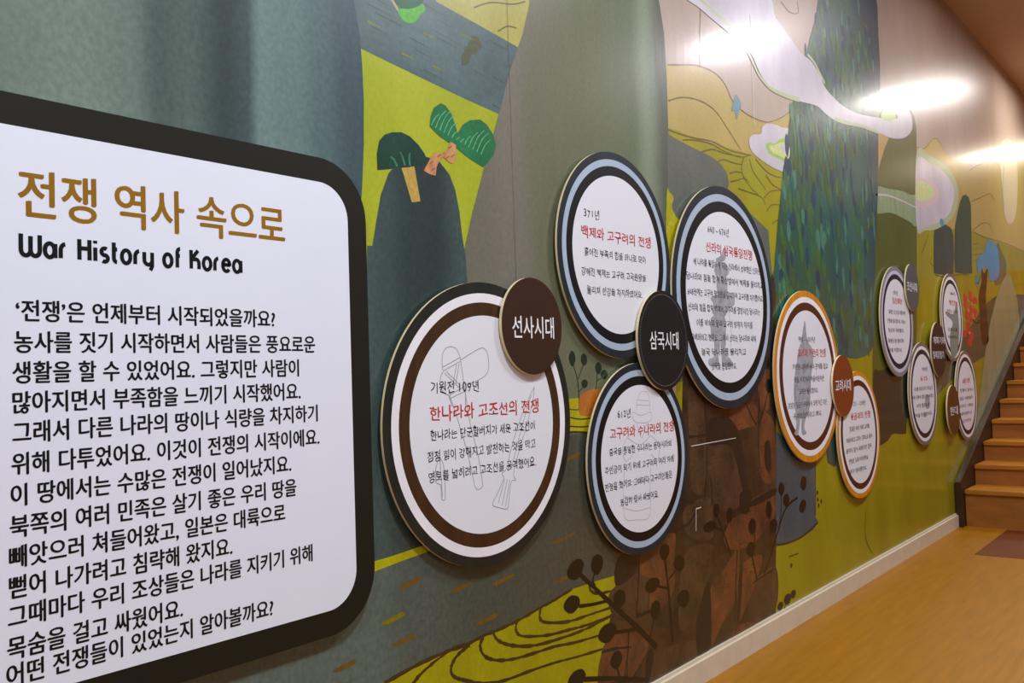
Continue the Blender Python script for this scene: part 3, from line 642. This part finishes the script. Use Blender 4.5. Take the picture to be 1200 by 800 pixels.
# ------------------------------------------------------------------ lettering helper
QUEUE = []; LINE = 3.0
def lettering(name, body, x0, x1, zc, h, y, mat, parent, off, bold=0, wave=0, slant=0):
    """x0..x1 and centre height zc in metres on plane y; h = height of a full syllable block"""
    QUEUE.append((name, body, x0, x1, zc, h, y, mat, parent, off, bold, wave, slant))
def flush_lettering():
    """all lines are typeset in one text block (one font pass), then cut into one mesh per line"""
    cu = bpy.data.curves.new('typesetting', 'FONT'); ob = bpy.data.objects.new('typesetting', cu); C.objects.link(ob)
    cu.size = 1; cu.resolution_u = 4; cu.space_line = 3
    chars = sorted({c for q_ in QUEUE for c in q_[1] if c != ' '}); cu.body = '\n'.join(chars)
    bpy.context.view_layer.update()
    me = ob.to_mesh(); vs = [(a.co.x, a.co.y) for a in me.vertices]; rows = {}
    for p in me.polygons:
        vi = tuple(p.vertices); rows.setdefault(int(round((.35 - vs[vi[0]][1]) / LINE)), []).append(vi)
    ob.to_mesh_clear(); bpy.data.objects.remove(ob)
    glyph = {}
    for k, ch in enumerate(chars):
        fs = rows.get(k, []); used = sorted({i for f_ in fs for i in f_}); idx = {i: j for j, i in enumerate(used)}
        gv = [(vs[i][0], vs[i][1] + k * LINE) for i in used]
        glyph[ch] = (gv, [tuple(idx[i] for i in f_) for f_ in fs], (.92 if ord(ch) > 0x3000 else .57 if ch.isdigit() else max(a for a, b in gv) + .06))
    def set_line(body):
        x, V_, F_ = 0, [], []
        for ch in body:
            if ch == ' ': x += .30; continue
            gv, gf, ad = glyph[ch]; b0 = len(V_)
            V_ += [(a + x, b) for a, b in gv]; F_ += [tuple(b0 + i for i in f_) for f_ in gf]; x += ad
        return V_, F_
    for k, (name, body, x0, x1, zc, h, y, mat, parent, off, bold, wave, slant) in enumerate(QUEUE):
        v, f = set_line(body)
        a0, a1 = min(a for a, b in v), max(a for a, b in v); kx_ = (x1 - x0) / (a1 - a0); kz = h / .90
        ph = (len(body) * 1.7) % 6.28; V = []; F = []
        for sh, dz, dy in ([(-bold, 0, 0), (bold, bold * .5, 2e-5), (0, -bold * .5, 4e-5)] if bold else [(0, 0, 0)]):
            b0 = len(V)
            for a, b in v:
                z = (b + dz - .375) * kz
                if wave: z = z * (1 + .10 * math.sin(a * 3.1 + ph * 2)) + wave * h * math.sin(a * 5.3 + ph)
                V.append((x0 + (a - a0 + sh) * kx_ + slant * z - off[0], y - dy - off[1], zc + z - off[2]))
            F += [tuple(b0 + i for i in f_) for f_ in f]
        if name == 'title_lettering':
            cuts = [0]; acc = 0
            for ch in body:                      # word boundaries in vertex counts
                if ch == ' ': cuts.append(acc)
                else: acc += len(glyph[ch][0])
            cuts.append(acc); nv = len(v)
            for c0, c1 in zip(cuts, cuts[1:]):
                keep = [i for i in range(len(V)) if c0 <= i % nv < c1]; mp_ = {i: j for j, i in enumerate(keep)}
                if keep: mesh_obj('title_word', [V[i] for i in keep], [tuple(mp_[i] for i in f_) for f_ in F if f_[0] in mp_], mat, parent)
        else: mesh_obj(name, V, F, mat, parent)

# ------------------------------------------------------------------ big rectangular panel
m_pframe = simple('panel_frame_print', (31, 28, 18), rough=.5, spec=.2, var=.06)
m_pwhite = simple('panel_white_print', (228, 229, 240), rough=.38, var=.01)
m_cream = simple('board_cut_edge', (226, 208, 164), rough=.6, var=.05)
m_gold = simple('gold_print', (146, 102, 6), rough=.4, var=.08, scale=20)
m_black = simple('black_print', (12, 11, 12), rough=.4); m_red = simple('red_print', (196, 34, 24), rough=.4)
m_white = simple('white_print', (236, 232, 236), rough=.4)
YF = WALL - .022
def rrect(x0, x1, z0, z1, r, n=14):
    out = []
    for cx, cz, a0 in ((x1 - r, z1 - r, 0), (x0 + r, z1 - r, 90), (x0 + r, z0 + r, 180), (x1 - r, z0 + r, 270)):
        for k in range(n + 1):
            a = math.radians(a0 + 90 * k / n); out.append((cx + r * math.cos(a), cz + r * math.sin(a)))
    return out
def slab(name, pts, y0, y1, mats, parent, off):
    """prism between front y0 and back y1; mats[0] front, mats[1] edge"""
    n = len(pts)
    v = [(x - off[0], y0 - off[1], z - off[2]) for x, z in pts] + [(x - off[0], y1 - off[1], z - off[2]) for x, z in pts]
    f = [tuple(range(n))] + [tuple(range(2 * n - 1, n - 1, -1))] + [(k, k + n, (k + 1) % n + n, (k + 1) % n) for k in range(n)]
    return mesh_obj(name, v, f, mats, parent, [0, 1] + [1] * n)
PXR = 1.307; PXL = .12; PZ1 = CAM.z + .4715; PZ0 = CAM.z - .5215
pc = ((PXL + PXR) / 2, WALL - .015, PZ0)
pan = empty('information_panel', pc, 'large rounded rectangular white panel with black frame, gold title and black Korean text', 'sign')
slab('backing_board', rrect(PXL, PXR, PZ0, PZ1, .125), YF, WALL - .0095, [m_pframe, m_cream], pan, pc)
mk = .052
slab('white_face', rrect(PXL + mk, PXR - mk, PZ0 + mk, PZ1 - mk, .075), YF - .0006, YF, [m_pwhite, m_pwhite], pan, pc)
YT = YF - .0010
def tl(name, body, xl, xr, yl, yr, h, mat, parent, off, y=YT, bold=.0, wave=0, slant=0):
    a = P(xl, yl, y); b = P(xr, yr, y)
    return lettering(name, body, a[0], b[0], (a[1] + b[1]) / 2, h, y, mat, parent, off, bold, wave, slant)
tl('title_lettering', '전쟁 역사 속으로', 22, 333, 233, 259, .076, m_gold, pan, pc, bold=.02)
lines = [('‘전쟁’은 언제부터 시작되었을까요?', 19, 322, 366, 371.5), ('농사를 짓기 시작하면서 사람들은 풍요로운', 17, 369, 401, 403),
         ('생활을 할 수 있었어요. 그렇지만 사람이', 15, 350, 437.5, 430), ('많아지면서 부족함을 느끼기 시작했어요.', 15, 352, 472, 458),
         ('그래서 다른 나라의 땅이나 식량을 차지하기', 15, 372, 507, 483.6), ('위해 다투었어요. 이것이 전쟁의 시작이에요.', 14, 374, 542.5, 512.5),
         ('이 땅에서는 수많은 전쟁이 일어났지요.', 13, 341, 579, 544), ('북쪽의 여러 민족은 살기 좋은 우리 땅을', 12, 347, 615.6, 572),
         ('빼앗으러 쳐들어왔고, 일본은 대륙으로', 11, 334, 650.6, 602), ('뻗어 나가려고 침략해 왔지요.', 11, 272, 687, 641),
         ('그때마다 우리 조상들은 나라를 지키기 위해', 10, 366, 721, 649), ('목숨을 걸고 싸웠어요.', 9, 214, 757.5, 715),
         ('어떤 전쟁들이 있었는지 알아볼까요?', 8, 320, 789, 714)]
for b_, xl, xr, yl, yr in lines:
    tl('text_line', b_, xl, xr, yl, yr, .034, m_black, pan, pc, bold=.025)

# English line in round display letters drawn as strokes (unit: x-height 0.7, cap 1)
def arc(cx, cz, rx, rz, a0, a1, n=14):
    return [(cx + rx * math.cos(math.radians(a0 + (a1 - a0) * k / n)), cz + rz * math.sin(math.radians(a0 + (a1 - a0) * k / n))) for k in range(n + 1)]
G_ = {
 'W': (1.15, [[(.0, 1)] + arc(.27, .27, .27, .27, 180, 270, 8) + arc(.27, .27, .27, .27, 270, 360, 8)[1:] + [(.54, .92)], [(.54, .3)] + arc(.80, .27, .26, .27, 180, 270, 8)[1:] + arc(.80, .27, .26, .27, 270, 360, 8)[1:] + [(1.06, 1)]]),
 'a': (.72, [arc(.28, .33, .28, .33, 0, 360, 24), [(.60, -.02), (.60, .66)]]),
 'r': (.42, [[(.0, 0), (.0, .40)] + arc(.30, .38, .30, .30, 180, 95, 8)]),
 'H': (.78, [[(0, 0), (0, 1)], [(.0, .56), (.62, .56)], [(.62, 0), (.62, 1)]]),
 'i': (.18, [[(0, 0), (0, .66)], [(0, .86), (0, 1)]]),
 's': (.52, [arc(.21, .49, .20, .17, 50, 270, 12) + arc(.21, .16, .20, .16, 90, -130, 12)]),
 't': (.40, [[(.08, 1), (.08, .25)] + arc(.28, .22, .20, .20, 180, 270, 8), [(-.03, .66), (.30, .66)]]),
 'o': (.68, [arc(.28, .33, .28, .33, 0, 360, 24)]),
 'y': (.66, [[(0, .66), (0, .3)] + arc(.27, .27, .27, .25, 180, 360, 12) + [(.54, .66)], [(.54, .4), (.54, -.05), (.40, -.26)]]),
 'f': (.40, [[(.08, 0), (.08, .75)] + arc(.30, .78, .22, .22, 180, 90, 8), [(-.03, .62), (.28, .62)]]),
 'K': (.72, [[(0, 0), (0, 1)], [(.52, 1), (.06, .55)], [(.06, .5), (.35, .52)] + arc(.36, .30, .22, .22, 90, 0, 8) + [(.58, 0)]]),
 'e': (.66, [[(.02, .36), (.56, .36)] + arc(.28, .33, .28, .33, 0, 320, 22)])}
def adv(txt):
    x = 0; out = []
    for ch in txt:
        if ch == ' ': x += .50; continue
        out.append((ch, x)); x += G_[ch][0] + .20
    return out, x - .20
gl, wtot = adv('War History of Korea')
YE = YT
a = P(24.5, 292, YE); b_ = P(284, 309, YE)
kx = (b_[0] - a[0]) / wtot; capz = .034
zb = (P(22.5, 300, YE)[1] + P(285, 318, YE)[1]) / 2
f = Flat(0, y=YE)
for ch, x in gl:
    for stq in G_[ch][1]:
        f.stroke([(a[0] + (x + px_) * kx, zb + pz * capz) for px_, pz in stq], (.0070), .0070, px=False, smooth=False)
f.make('english_lettering', m_black, pan, off=pc)

# ------------------------------------------------------------------ round boards
def circle(cx, cz, r, n=96): return [(cx + r * math.cos(2 * math.pi * k / n), cz + r * math.sin(2 * math.pi * k / n)) for k in range(n)]
def annulus(name, cx, cz, ro, ri, y, mat, parent, off, n=96):
    o_, i_ = circle(cx, cz, ro, n), circle(cx, cz, ri, n)
    v = [(x - off[0], y - off[1], z - off[2]) for x, z in o_ + i_]
    return mesh_obj(name, v, [(k, (k + 1) % n, (k + 1) % n + n, k + n) for k in range(n)], mat, parent)
m_face = simple('board_face_print', (226, 226, 232), rough=.38, var=.01)
m_spacer = simple('spacer_plastic', (120, 116, 108), rough=.6)
YB_BACK = WALL - .0150
GRP = 'round story boards on the mural wall'
def big_board(c, r, cols, label, texts, dz=0, yoff=0):
    cx, cz = c; off = (cx, WALL - .015, cz - r); YF_ = YF
    e = empty('round_board', off, label, 'sign', GRP)
    slab('backing_board', circle(cx, cz, r), YF_, YB_BACK, [cols[0], m_cream], e, off)
    annulus('light_ring', cx, cz + dz, r * .927, r * .862, YF_ - .0003, cols[1], e, off)
    annulus('dark_ring', cx, cz + dz, r * .862, r * .768, YF_ - .0003, cols[2], e, off)
    slab('face', circle(cx, cz + dz, r * .768), YF_ - .0005, YF_ - .0001, [m_face, m_face], e, off)
    for sx in (-.5, .5):
        slab('spacer', circle(cx + sx * r, cz + r * .3, .02, 16), YB_BACK, WALL - .0045, [m_spacer, m_spacer], e, off)
    ht = {'d': .027, 't': .034, 'l': .0235}
    for kind, body, xl, xr, yl, yr in texts:
        hh = ht[kind] * (r / .32) ** .4
        if kind == 't': tl('title_lettering', body, xl, xr, yl, yr, hh, m_red, e, off, y=YF_ - .0012, bold=.008, wave=.05)
        elif kind == 'd': tl('date_lettering', body, xl, xr, yl, yr, hh, m_black, e, off, y=YF_ - .0012, wave=.06)
        else: tl('text_line', body, xl, xr, yl, yr, hh, m_black, e, off, y=YF_ - .0012, wave=.07)
    return e, off
def bandmat(name, c, sc=10): return simple(name, c, rough=.4, var=.25, scale=sc, stretch=(3, 1, .6))
c_dark = [bandmat('charcoal_band_print', (36, 35, 29)), m_white, bandmat('brown_band_print', (66, 40, 18))]
c_blue = [bandmat('midnight_band_print', (32, 40, 46)), simple('ice_blue_print', (168, 184, 202), rough=.4), simple('ink_black_print', (14, 15, 16), rough=.4)]
c_org = [bandmat('orange_band_print', (206, 132, 30)), m_white, simple('chestnut_print', (84, 40, 18), rough=.4)]
c_gry = [simple('steel_band_print', (128, 128, 136), rough=.4), simple('lilac_grey_print', (196, 196, 216), rough=.4), simple('navy_print', (34, 34, 46), rough=.4)]
c_bw = [simple('taupe_band_print', (116, 108, 98), rough=.4), m_white, simple('brown_black_print', (46, 38, 36), rough=.4)]

s1, o1 = big_board((1.6939, .9546), .3544, c_dark, 'largest round board, charcoal and brown rings, with axe and dagger drawings, beside the panel', [
    ('d', '기원전 109년', 505, 561, 454, 452), ('t', '한나라와 고조선의 전쟁', 504, 631, 485, 475), ('l', '한나라는 단군할버지가 세운 고조선이', 504.5, 626.6, 509.5, 499),
    ('l', '점점 힘이 강해지고 발전하는 것을 막고', 501, 627.5, 535.6, 519), ('l', '영토를 넓히려고 고조선을 공격했어요.', 502.4, 628, 559, 540.4)], dz=-.002)
s2, o2 = big_board((2.3325, 1.4326), .3184, c_blue, 'upper left blue ringed round board headed 371년', [
    ('d', '371년', 684.5, 702.4, 249, 252), ('t', '백제와 고구려의 전쟁', 681.5, 762.5, 271.4, 284), ('l', '흩어진 부족의 힘을 하나로 모아', 685, 757, 294, 305),
    ('l', '강해진 백제는 고구려 고국원왕을', 681.5, 757, 317, 326), ('l', '물리쳐 한강을 차지하였어요.', 688, 753, 339, 345.6)])
s5, o5 = big_board((2.4243, .7999), .2985, c_blue, 'lower blue ringed round board headed 612년 with a pale warrior drawing', [
    ('d', '612년', 724, 739, 485, 484), ('t', '고구려와 수나라의 전쟁', 715, 789.5, 508.4, 498.8), ('l', '중국을 통일한 수나라는 동아시아의', 714, 786.7, 528, 520.8),
    ('l', '주인공이 되기 위해 고구려와 여러 차례', 709, 789.5, 550, 538.6), ('l', '전쟁을 했어요. 그때마다 고구려인들은', 709, 787.8, 569.7, 557), ('l', '용감히 맞서 싸웠어요.', 727, 772, 586.8, 580)])
s6, o6 = big_board((3.0739, 1.3377), .4143, c_blue, 'tallest blue ringed round board headed 660~676년 with a grey armoured figure', [
    ('d', '660 ~ 676년', 829.5, 854, 268.2, 272.6), ('t', '신라의 삼국통일전쟁', 827.4, 881.2, 289, 299), ('l', '세 나라를 통일하게 되는 신라에서 승부했던 신라는', 812.5, 890.7, 307, 317),
    ('l', '당나라와 힘을 합쳐 황산벌에서 백제를 물리치고,', 804.4, 895, 323.4, 334), ('l', '668년에는 고구려 평양성을 함락하여 고구려를 차지했어요.', 806, 894, 341.6, 349.3),
    ('l', '신라와 힘을 합쳐 백제와 고구려를 멸망시킨 당나라는', 806.7, 890.7, 360, 365), ('l', '이를 약속과 달리 고구려 땅까지 차지를', 816.5, 882, 378, 381),
    ('l', '지배하려고 했어요. 그래서 신라는 당나라와 싸워', 810, 885.8, 395.3, 396.2), ('l', '결국 당나라를 물리치고', 822, 874.3, 411.7, 412.6), ('l', '삼국을 통일했어요.', 834, 863.4, 428.4, 429.3)])
s7, o7 = big_board((3.8463, 1.0284), .3750, c_org, 'larger orange ringed round board with a grey standing figure', [
    ('d', '993 ~ 1019년', 936, 955, 397.5, 397.5), ('t', '고려와 거란의 전쟁', 934.8, 967.5, 413.4, 413.4), ('l', '거란은 고려와 송의 관계를 끊고', 928.7, 970, 430, 428.5),
    ('l', '땅을 차지하려 쳐들어왔지만', 931, 965.8, 444.7, 443), ('l', '고려는 물리쳤어요.', 936.5, 959, 458, 457.5), ('l', '강감찬 장군이 귀주에서 크게 이긴 것은', 923.6, 969, 475, 471), ('l', '귀주대첩이라고 해요.', 929.7, 963.4, 487, 484.6)])
s9, o9 = big_board((4.4713, .7297), .3100, c_org, 'smaller orange ringed round board hanging lowest on the green field', [
    ('d', '1231 ~ 1259년', 999, 1014, 473.4, 471), ('t', '몽골과의 전쟁', 996.9, 1019.8, 488, 485), ('l', '몽골은 여러 차례 고려를', 995.5, 1018.8, 503, 498.7),
    ('l', '쳐들어왔고 고려는 강화도로 옮겨', 991.8, 1022, 516, 510.6), ('l', '끝까지 맞서 싸웠지만 결국', 991.8, 1021.5, 529, 521.7), ('l', '전쟁은 오래 이어졌어요.', 995, 1018, 541, 535), ('l', '나라가 어려웠어요.', 993.8, 1015.8, 553.4, 547.7)])
s10, o10 = big_board((5.1842, 1.3043), .3060, c_gry, 'grey and lilac ringed round board on the dark olive mountain', [
    ('d', '1592년', 1046.5, 1052, 343, 343), ('t', '임진왜란', 1046, 1057.4, 352.3, 353), ('l', '일본은 조선을 쳐들어와', 1041.6, 1061, 365.6, 366), ('l', '전쟁을 일으켰어요. 이순신', 1040, 1061, 376, 376.5),
    ('l', '장군과 의병들이', 1041, 1058.8, 387, 387), ('l', '일본군을 물리쳐', 1041, 1058.8, 399, 399), ('l', '나라를 지켰어요.', 1040, 1057.4, 410, 410)])
s12, o12 = big_board((6.3972, 1.364), .2900, c_bw, 'white ringed round board with a grey statue picture, left of the red blossoms', [
    ('d', '1866년', 1113.4, 1119.2, 343.7, 343.7), ('t', '병인양요', 1112.6, 1122, 354.6, 355), ('l', '프랑스 군대가', 1109.7, 1122.6, 364.7, 365), ('l', '강화도를', 1111, 1122, 386, 386), ('l', '쳐들어왔어요', 1111, 1122, 395, 395)])
s14, o14 = big_board((5.6314, .888), .3040, c_bw, 'white ringed round board lowest among the far cluster, above the plain green field', [
    ('d', '1950년', 1080.4, 1086.7, 432, 432), ('t', '6·25', 1079, 1086.7, 443, 443), ('l', '나라를 되찾으려고 독립군은', 1071, 1093.3, 455, 455), ('l', '여러 곳에서 힘을 모아 싸웠고', 1069, 1094, 464.5, 464.5), ('l', '마침내', 1074.6, 1089, 474.5, 474.5), ('l', '광복을 맞이했어요', 1070.3, 1092, 485.5, 485.5)])
s15, o15 = big_board((6.6839, .8367), .3060, c_bw, 'pinkish white ringed round board nearest the staircase', [
    ('t', '6월의 전쟁', 1128, 1136.4, 445.8, 445.8), ('l', '전쟁이 일어나', 1125, 1140.8, 456.7, 456.7), ('l', '많은 사람들이', 1125, 1140, 466, 466), ('l', '다치고 가족과', 1125, 1140.5, 475, 475), ('l', '헤어졌어요', 1125.5, 1139, 484, 484), ('l', '지금까지도', 1125.5, 1138.5, 492.6, 492.6)])

# small era boards lying on the big ones
YS = WALL - .036
m_stitch = simple('stitch_line_print', (150, 150, 146), rough=.5)
def small_board(c, r, col, label, texts, stitch=False):
    cx, cz = c; off = (cx, WALL - .03, cz - r)
    e = empty('era_board', off, label, 'sign', 'small era name boards')
    slab('backing_board', circle(cx, cz, r), YS, YS + .0085, [col, m_cream], e, off)
    # concealed post to the wall where the disc overhangs its neighbours
    slab('spacer', circle(cx, cz, .012, 16), YS + .0085, YF - .0006, [m_spacer, m_spacer], e, off)
    if stitch:
        f = Flat(0, y=YS - .0003); n = 110
        for k in range(n):
            a0, a1 = 2 * math.pi * k / n, 2 * math.pi * (k + .6) / n
            f.stroke([(cx + r * .92 * math.cos(t), cz + r * .92 * math.sin(t)) for t in (a0, a1)], .0012, px=False, smooth=False)
        f.make('stitch_line', m_stitch, e, kind='stuff', off=off)
    for body, xl, xr, yl, yr, h in texts: tl('lettering', body, xl, xr, yl, yr, h, m_white, e, off, y=YS - .0006, bold=.012)
small_board((1.8737, 1.2017), .1298, simple('espresso_print', (58, 36, 22), rough=.38), 'small dark brown round board reading 선사시대 on the largest board', [('선사시대', 600.6, 649, 383, 384, .058)])
small_board((2.5688, 1.1715), .1629, simple('black_board_print', (26, 26, 26), rough=.38), 'small black round board with stitched edge reading 삼국시대', [('삼국시대', 761.8, 795, 399, 398.8, .058)], True)
small_board((4.2342, .975), .1432, simple('rust_board_print', (126, 60, 26), rough=.38), 'small rust brown round board reading 고려시대 between orange ringed boards', [('고려시대', 979, 997, 451.5, 451, .055)])
small_board((5.4525, 1.5078), .1359, simple('slate_board_print', (84, 88, 90), rough=.38), 'small slate grey round board at top right of the lilac ringed board', [('조선시대', 1063, 1074.5, 336, 336, .055)])
small_board((5.9623, 1.1494), .1704, simple('cocoa_board_print', (58, 44, 38), rough=.38), 'small dark round board with two lines of lettering in the far cluster', [('개화기와', 1093.5, 1107, 398.7, 398.7, .046), ('일제강점기', 1093.5, 1106, 415.5, 415.5, .046)])
small_board((6.2498, .7591), .1605, simple('umber_board_print', (92, 60, 26), rough=.38), 'small umber round board lowest and nearest the staircase', [('현대', 1113.5, 1122.5, 481, 481, .055)])

# ------------------------------------------------------------------ printed drawings on the boards
m_line = simple('grey_line_print', (150, 152, 152), rough=.4); m_fig = simple('grey_figure_print', (158, 160, 166), rough=.4, var=.25, scale=40)
m_fline = simple('faint_line_print', (186, 182, 188), rough=.4)
YD = YF - .0008
def PB(x, y): return P(x, y, YD)
def dr(name, strokes, parent, off, conv, wd=.0019, mat=m_line, polys=(), fmat=m_fig):
    f = Flat(0, y=YD)
    for pp in polys: f.poly([PB(*conv(*p)) for p in pp], 1, True, px=False)
    for s_ in strokes: f.stroke([PB(*conv(*p)) for p in s_], wd, px=False)
    f.make(name, [mat, fmat], parent, off=off)
c5 = lambda x, y: (440 + x / 5, 320 + y / 5)
c3 = lambda x, y: (440 + x / 3.333, 430 + y / 3.333)
dr('axe_drawing', [[c for c in [(395, 570), (390, 520), (395, 470), (415, 438), (445, 430), (475, 445), (492, 480), (500, 510)]],
    [(395, 550), (498, 492)], [(398, 572), (500, 515)], [(500, 508), (560, 470), (620, 438), (650, 455), (663, 510), (660, 570), (630, 610), (560, 645), (530, 650)],
    [(398, 575), (382, 610), (380, 660), (400, 700), (430, 715)], [(415, 575), (500, 660)], [(405, 585), (490, 670)], [(475, 535), (455, 650)], [(490, 530), (470, 655)], [(500, 515), (525, 700)],
    [(430, 715), (520, 665)], [(435, 735), (528, 690)], [(430, 720), (450, 780)], [(528, 690), (528, 780)]], s1, o1, c5)
dr('axe_drawing', [[(290, 110), (320, 200), (350, 300), (375, 400), (388, 462), (400, 478), (415, 470), (418, 450), (400, 340), (370, 220), (350, 90)]], s1, o1, c3)
dr('dagger_drawing', [[(620, 78), (600, 120), (560, 220), (530, 320), (512, 395), (495, 415), (500, 435), (478, 490), (458, 535), (480, 548), (515, 553), (520, 530), (530, 450), (548, 440), (540, 415), (560, 330), (590, 230), (615, 130), (620, 78)],
    [(608, 110), (570, 240), (530, 400)], [(505, 435), (480, 530)], [(515, 438), (495, 540)], [(525, 440), (508, 545)]], s1, o1, c3)
dr('spearhead_drawing', [[(250, 350), (235, 400), (238, 450), (255, 462), (258, 512), (272, 515), (272, 462), (270, 430), (265, 380), (250, 350)], [(252, 360), (262, 510)]], s1, o1, c3)
c36 = lambda x, y: (680 + x / 3.636, 430 + y / 3.636)
dr('warrior_drawing', [[(240, 180), (245, 130), (262, 105), (285, 108), (295, 140), (295, 190)], [(240, 140), (292, 143)], [(238, 160), (294, 163)], [(222, 215), (225, 192), (260, 205), (300, 192), (305, 215), (285, 235), (240, 235), (222, 215)],
    [(240, 235), (262, 300), (285, 235)], [(200, 300), (180, 350), (195, 400), (225, 370)], [(300, 290), (335, 330), (330, 390), (300, 370)], [(190, 420), (185, 520), (190, 640), (240, 650), (295, 635), (298, 520), (300, 420)],
    [(188, 480), (240, 490), (298, 478)], [(188, 550), (240, 560), (298, 545)], [(186, 600), (240, 612), (296, 598)], [(200, 300), (255, 330), (300, 290)]], s5, o5, c36, mat=m_fline)
c34 = lambda x, y: (780 + x / 3.478, 230 + y / 3.478)
dr('warrior_picture', [[(258, 480), (268, 560), (262, 640)]], s6, o6, c34, polys=[
    [(238, 210), (246, 240), (240, 262), (215, 268), (205, 255), (225, 240)], [(205, 275), (240, 270), (258, 300), (250, 325), (215, 330), (200, 310)],
    [(185, 410), (230, 400), (275, 410), (280, 440), (258, 460), (240, 490), (205, 490), (190, 470), (195, 440)], [(190, 490), (240, 490), (245, 580), (235, 590), (192, 590), (184, 540)],
    [(200, 590), (222, 590), (215, 650), (218, 690), (180, 690), (176, 665), (198, 650)], [(225, 590), (245, 590), (243, 640), (262, 660), (275, 690), (235, 690), (228, 650)], [(210, 330), (245, 325), (250, 400), (215, 402)]])
c29 = lambda x, y: (900 + x / 2.963, 330 + y / 2.963)
dr('scholar_picture', [[(165, 240), (168, 330)]], s7, o7, c29, polys=[
    [(128, 135), (135, 190), (140, 215), (115, 215), (120, 180)], [(112, 218), (145, 218), (158, 260), (150, 330), (140, 460), (100, 465), (90, 370), (98, 290)], [(98, 465), (112, 468), (108, 510), (104, 532), (92, 528), (98, 505)], [(118, 465), (132, 465), (126, 505), (134, 525), (118, 528)]])
c34b = lambda x, y: (1020 + x / 3.478, 300 + y / 3.478)
dr('statue_picture', [], s12, o12, c34b, polys=[[(350, 185), (358, 240), (362, 320), (352, 400), (330, 410), (325, 320), (335, 270), (310, 240), (308, 225), (340, 235)]], fmat=simple('green_grey_figure_print', (130, 140, 130), rough=.4))
dr('medal_picture', [], s14, o14, c34b, polys=[[(225, 570), (240, 568), (242, 610), (235, 622), (224, 612)], [(218, 640), (226, 640), (226, 655), (218, 655)]])
flush_lettering()
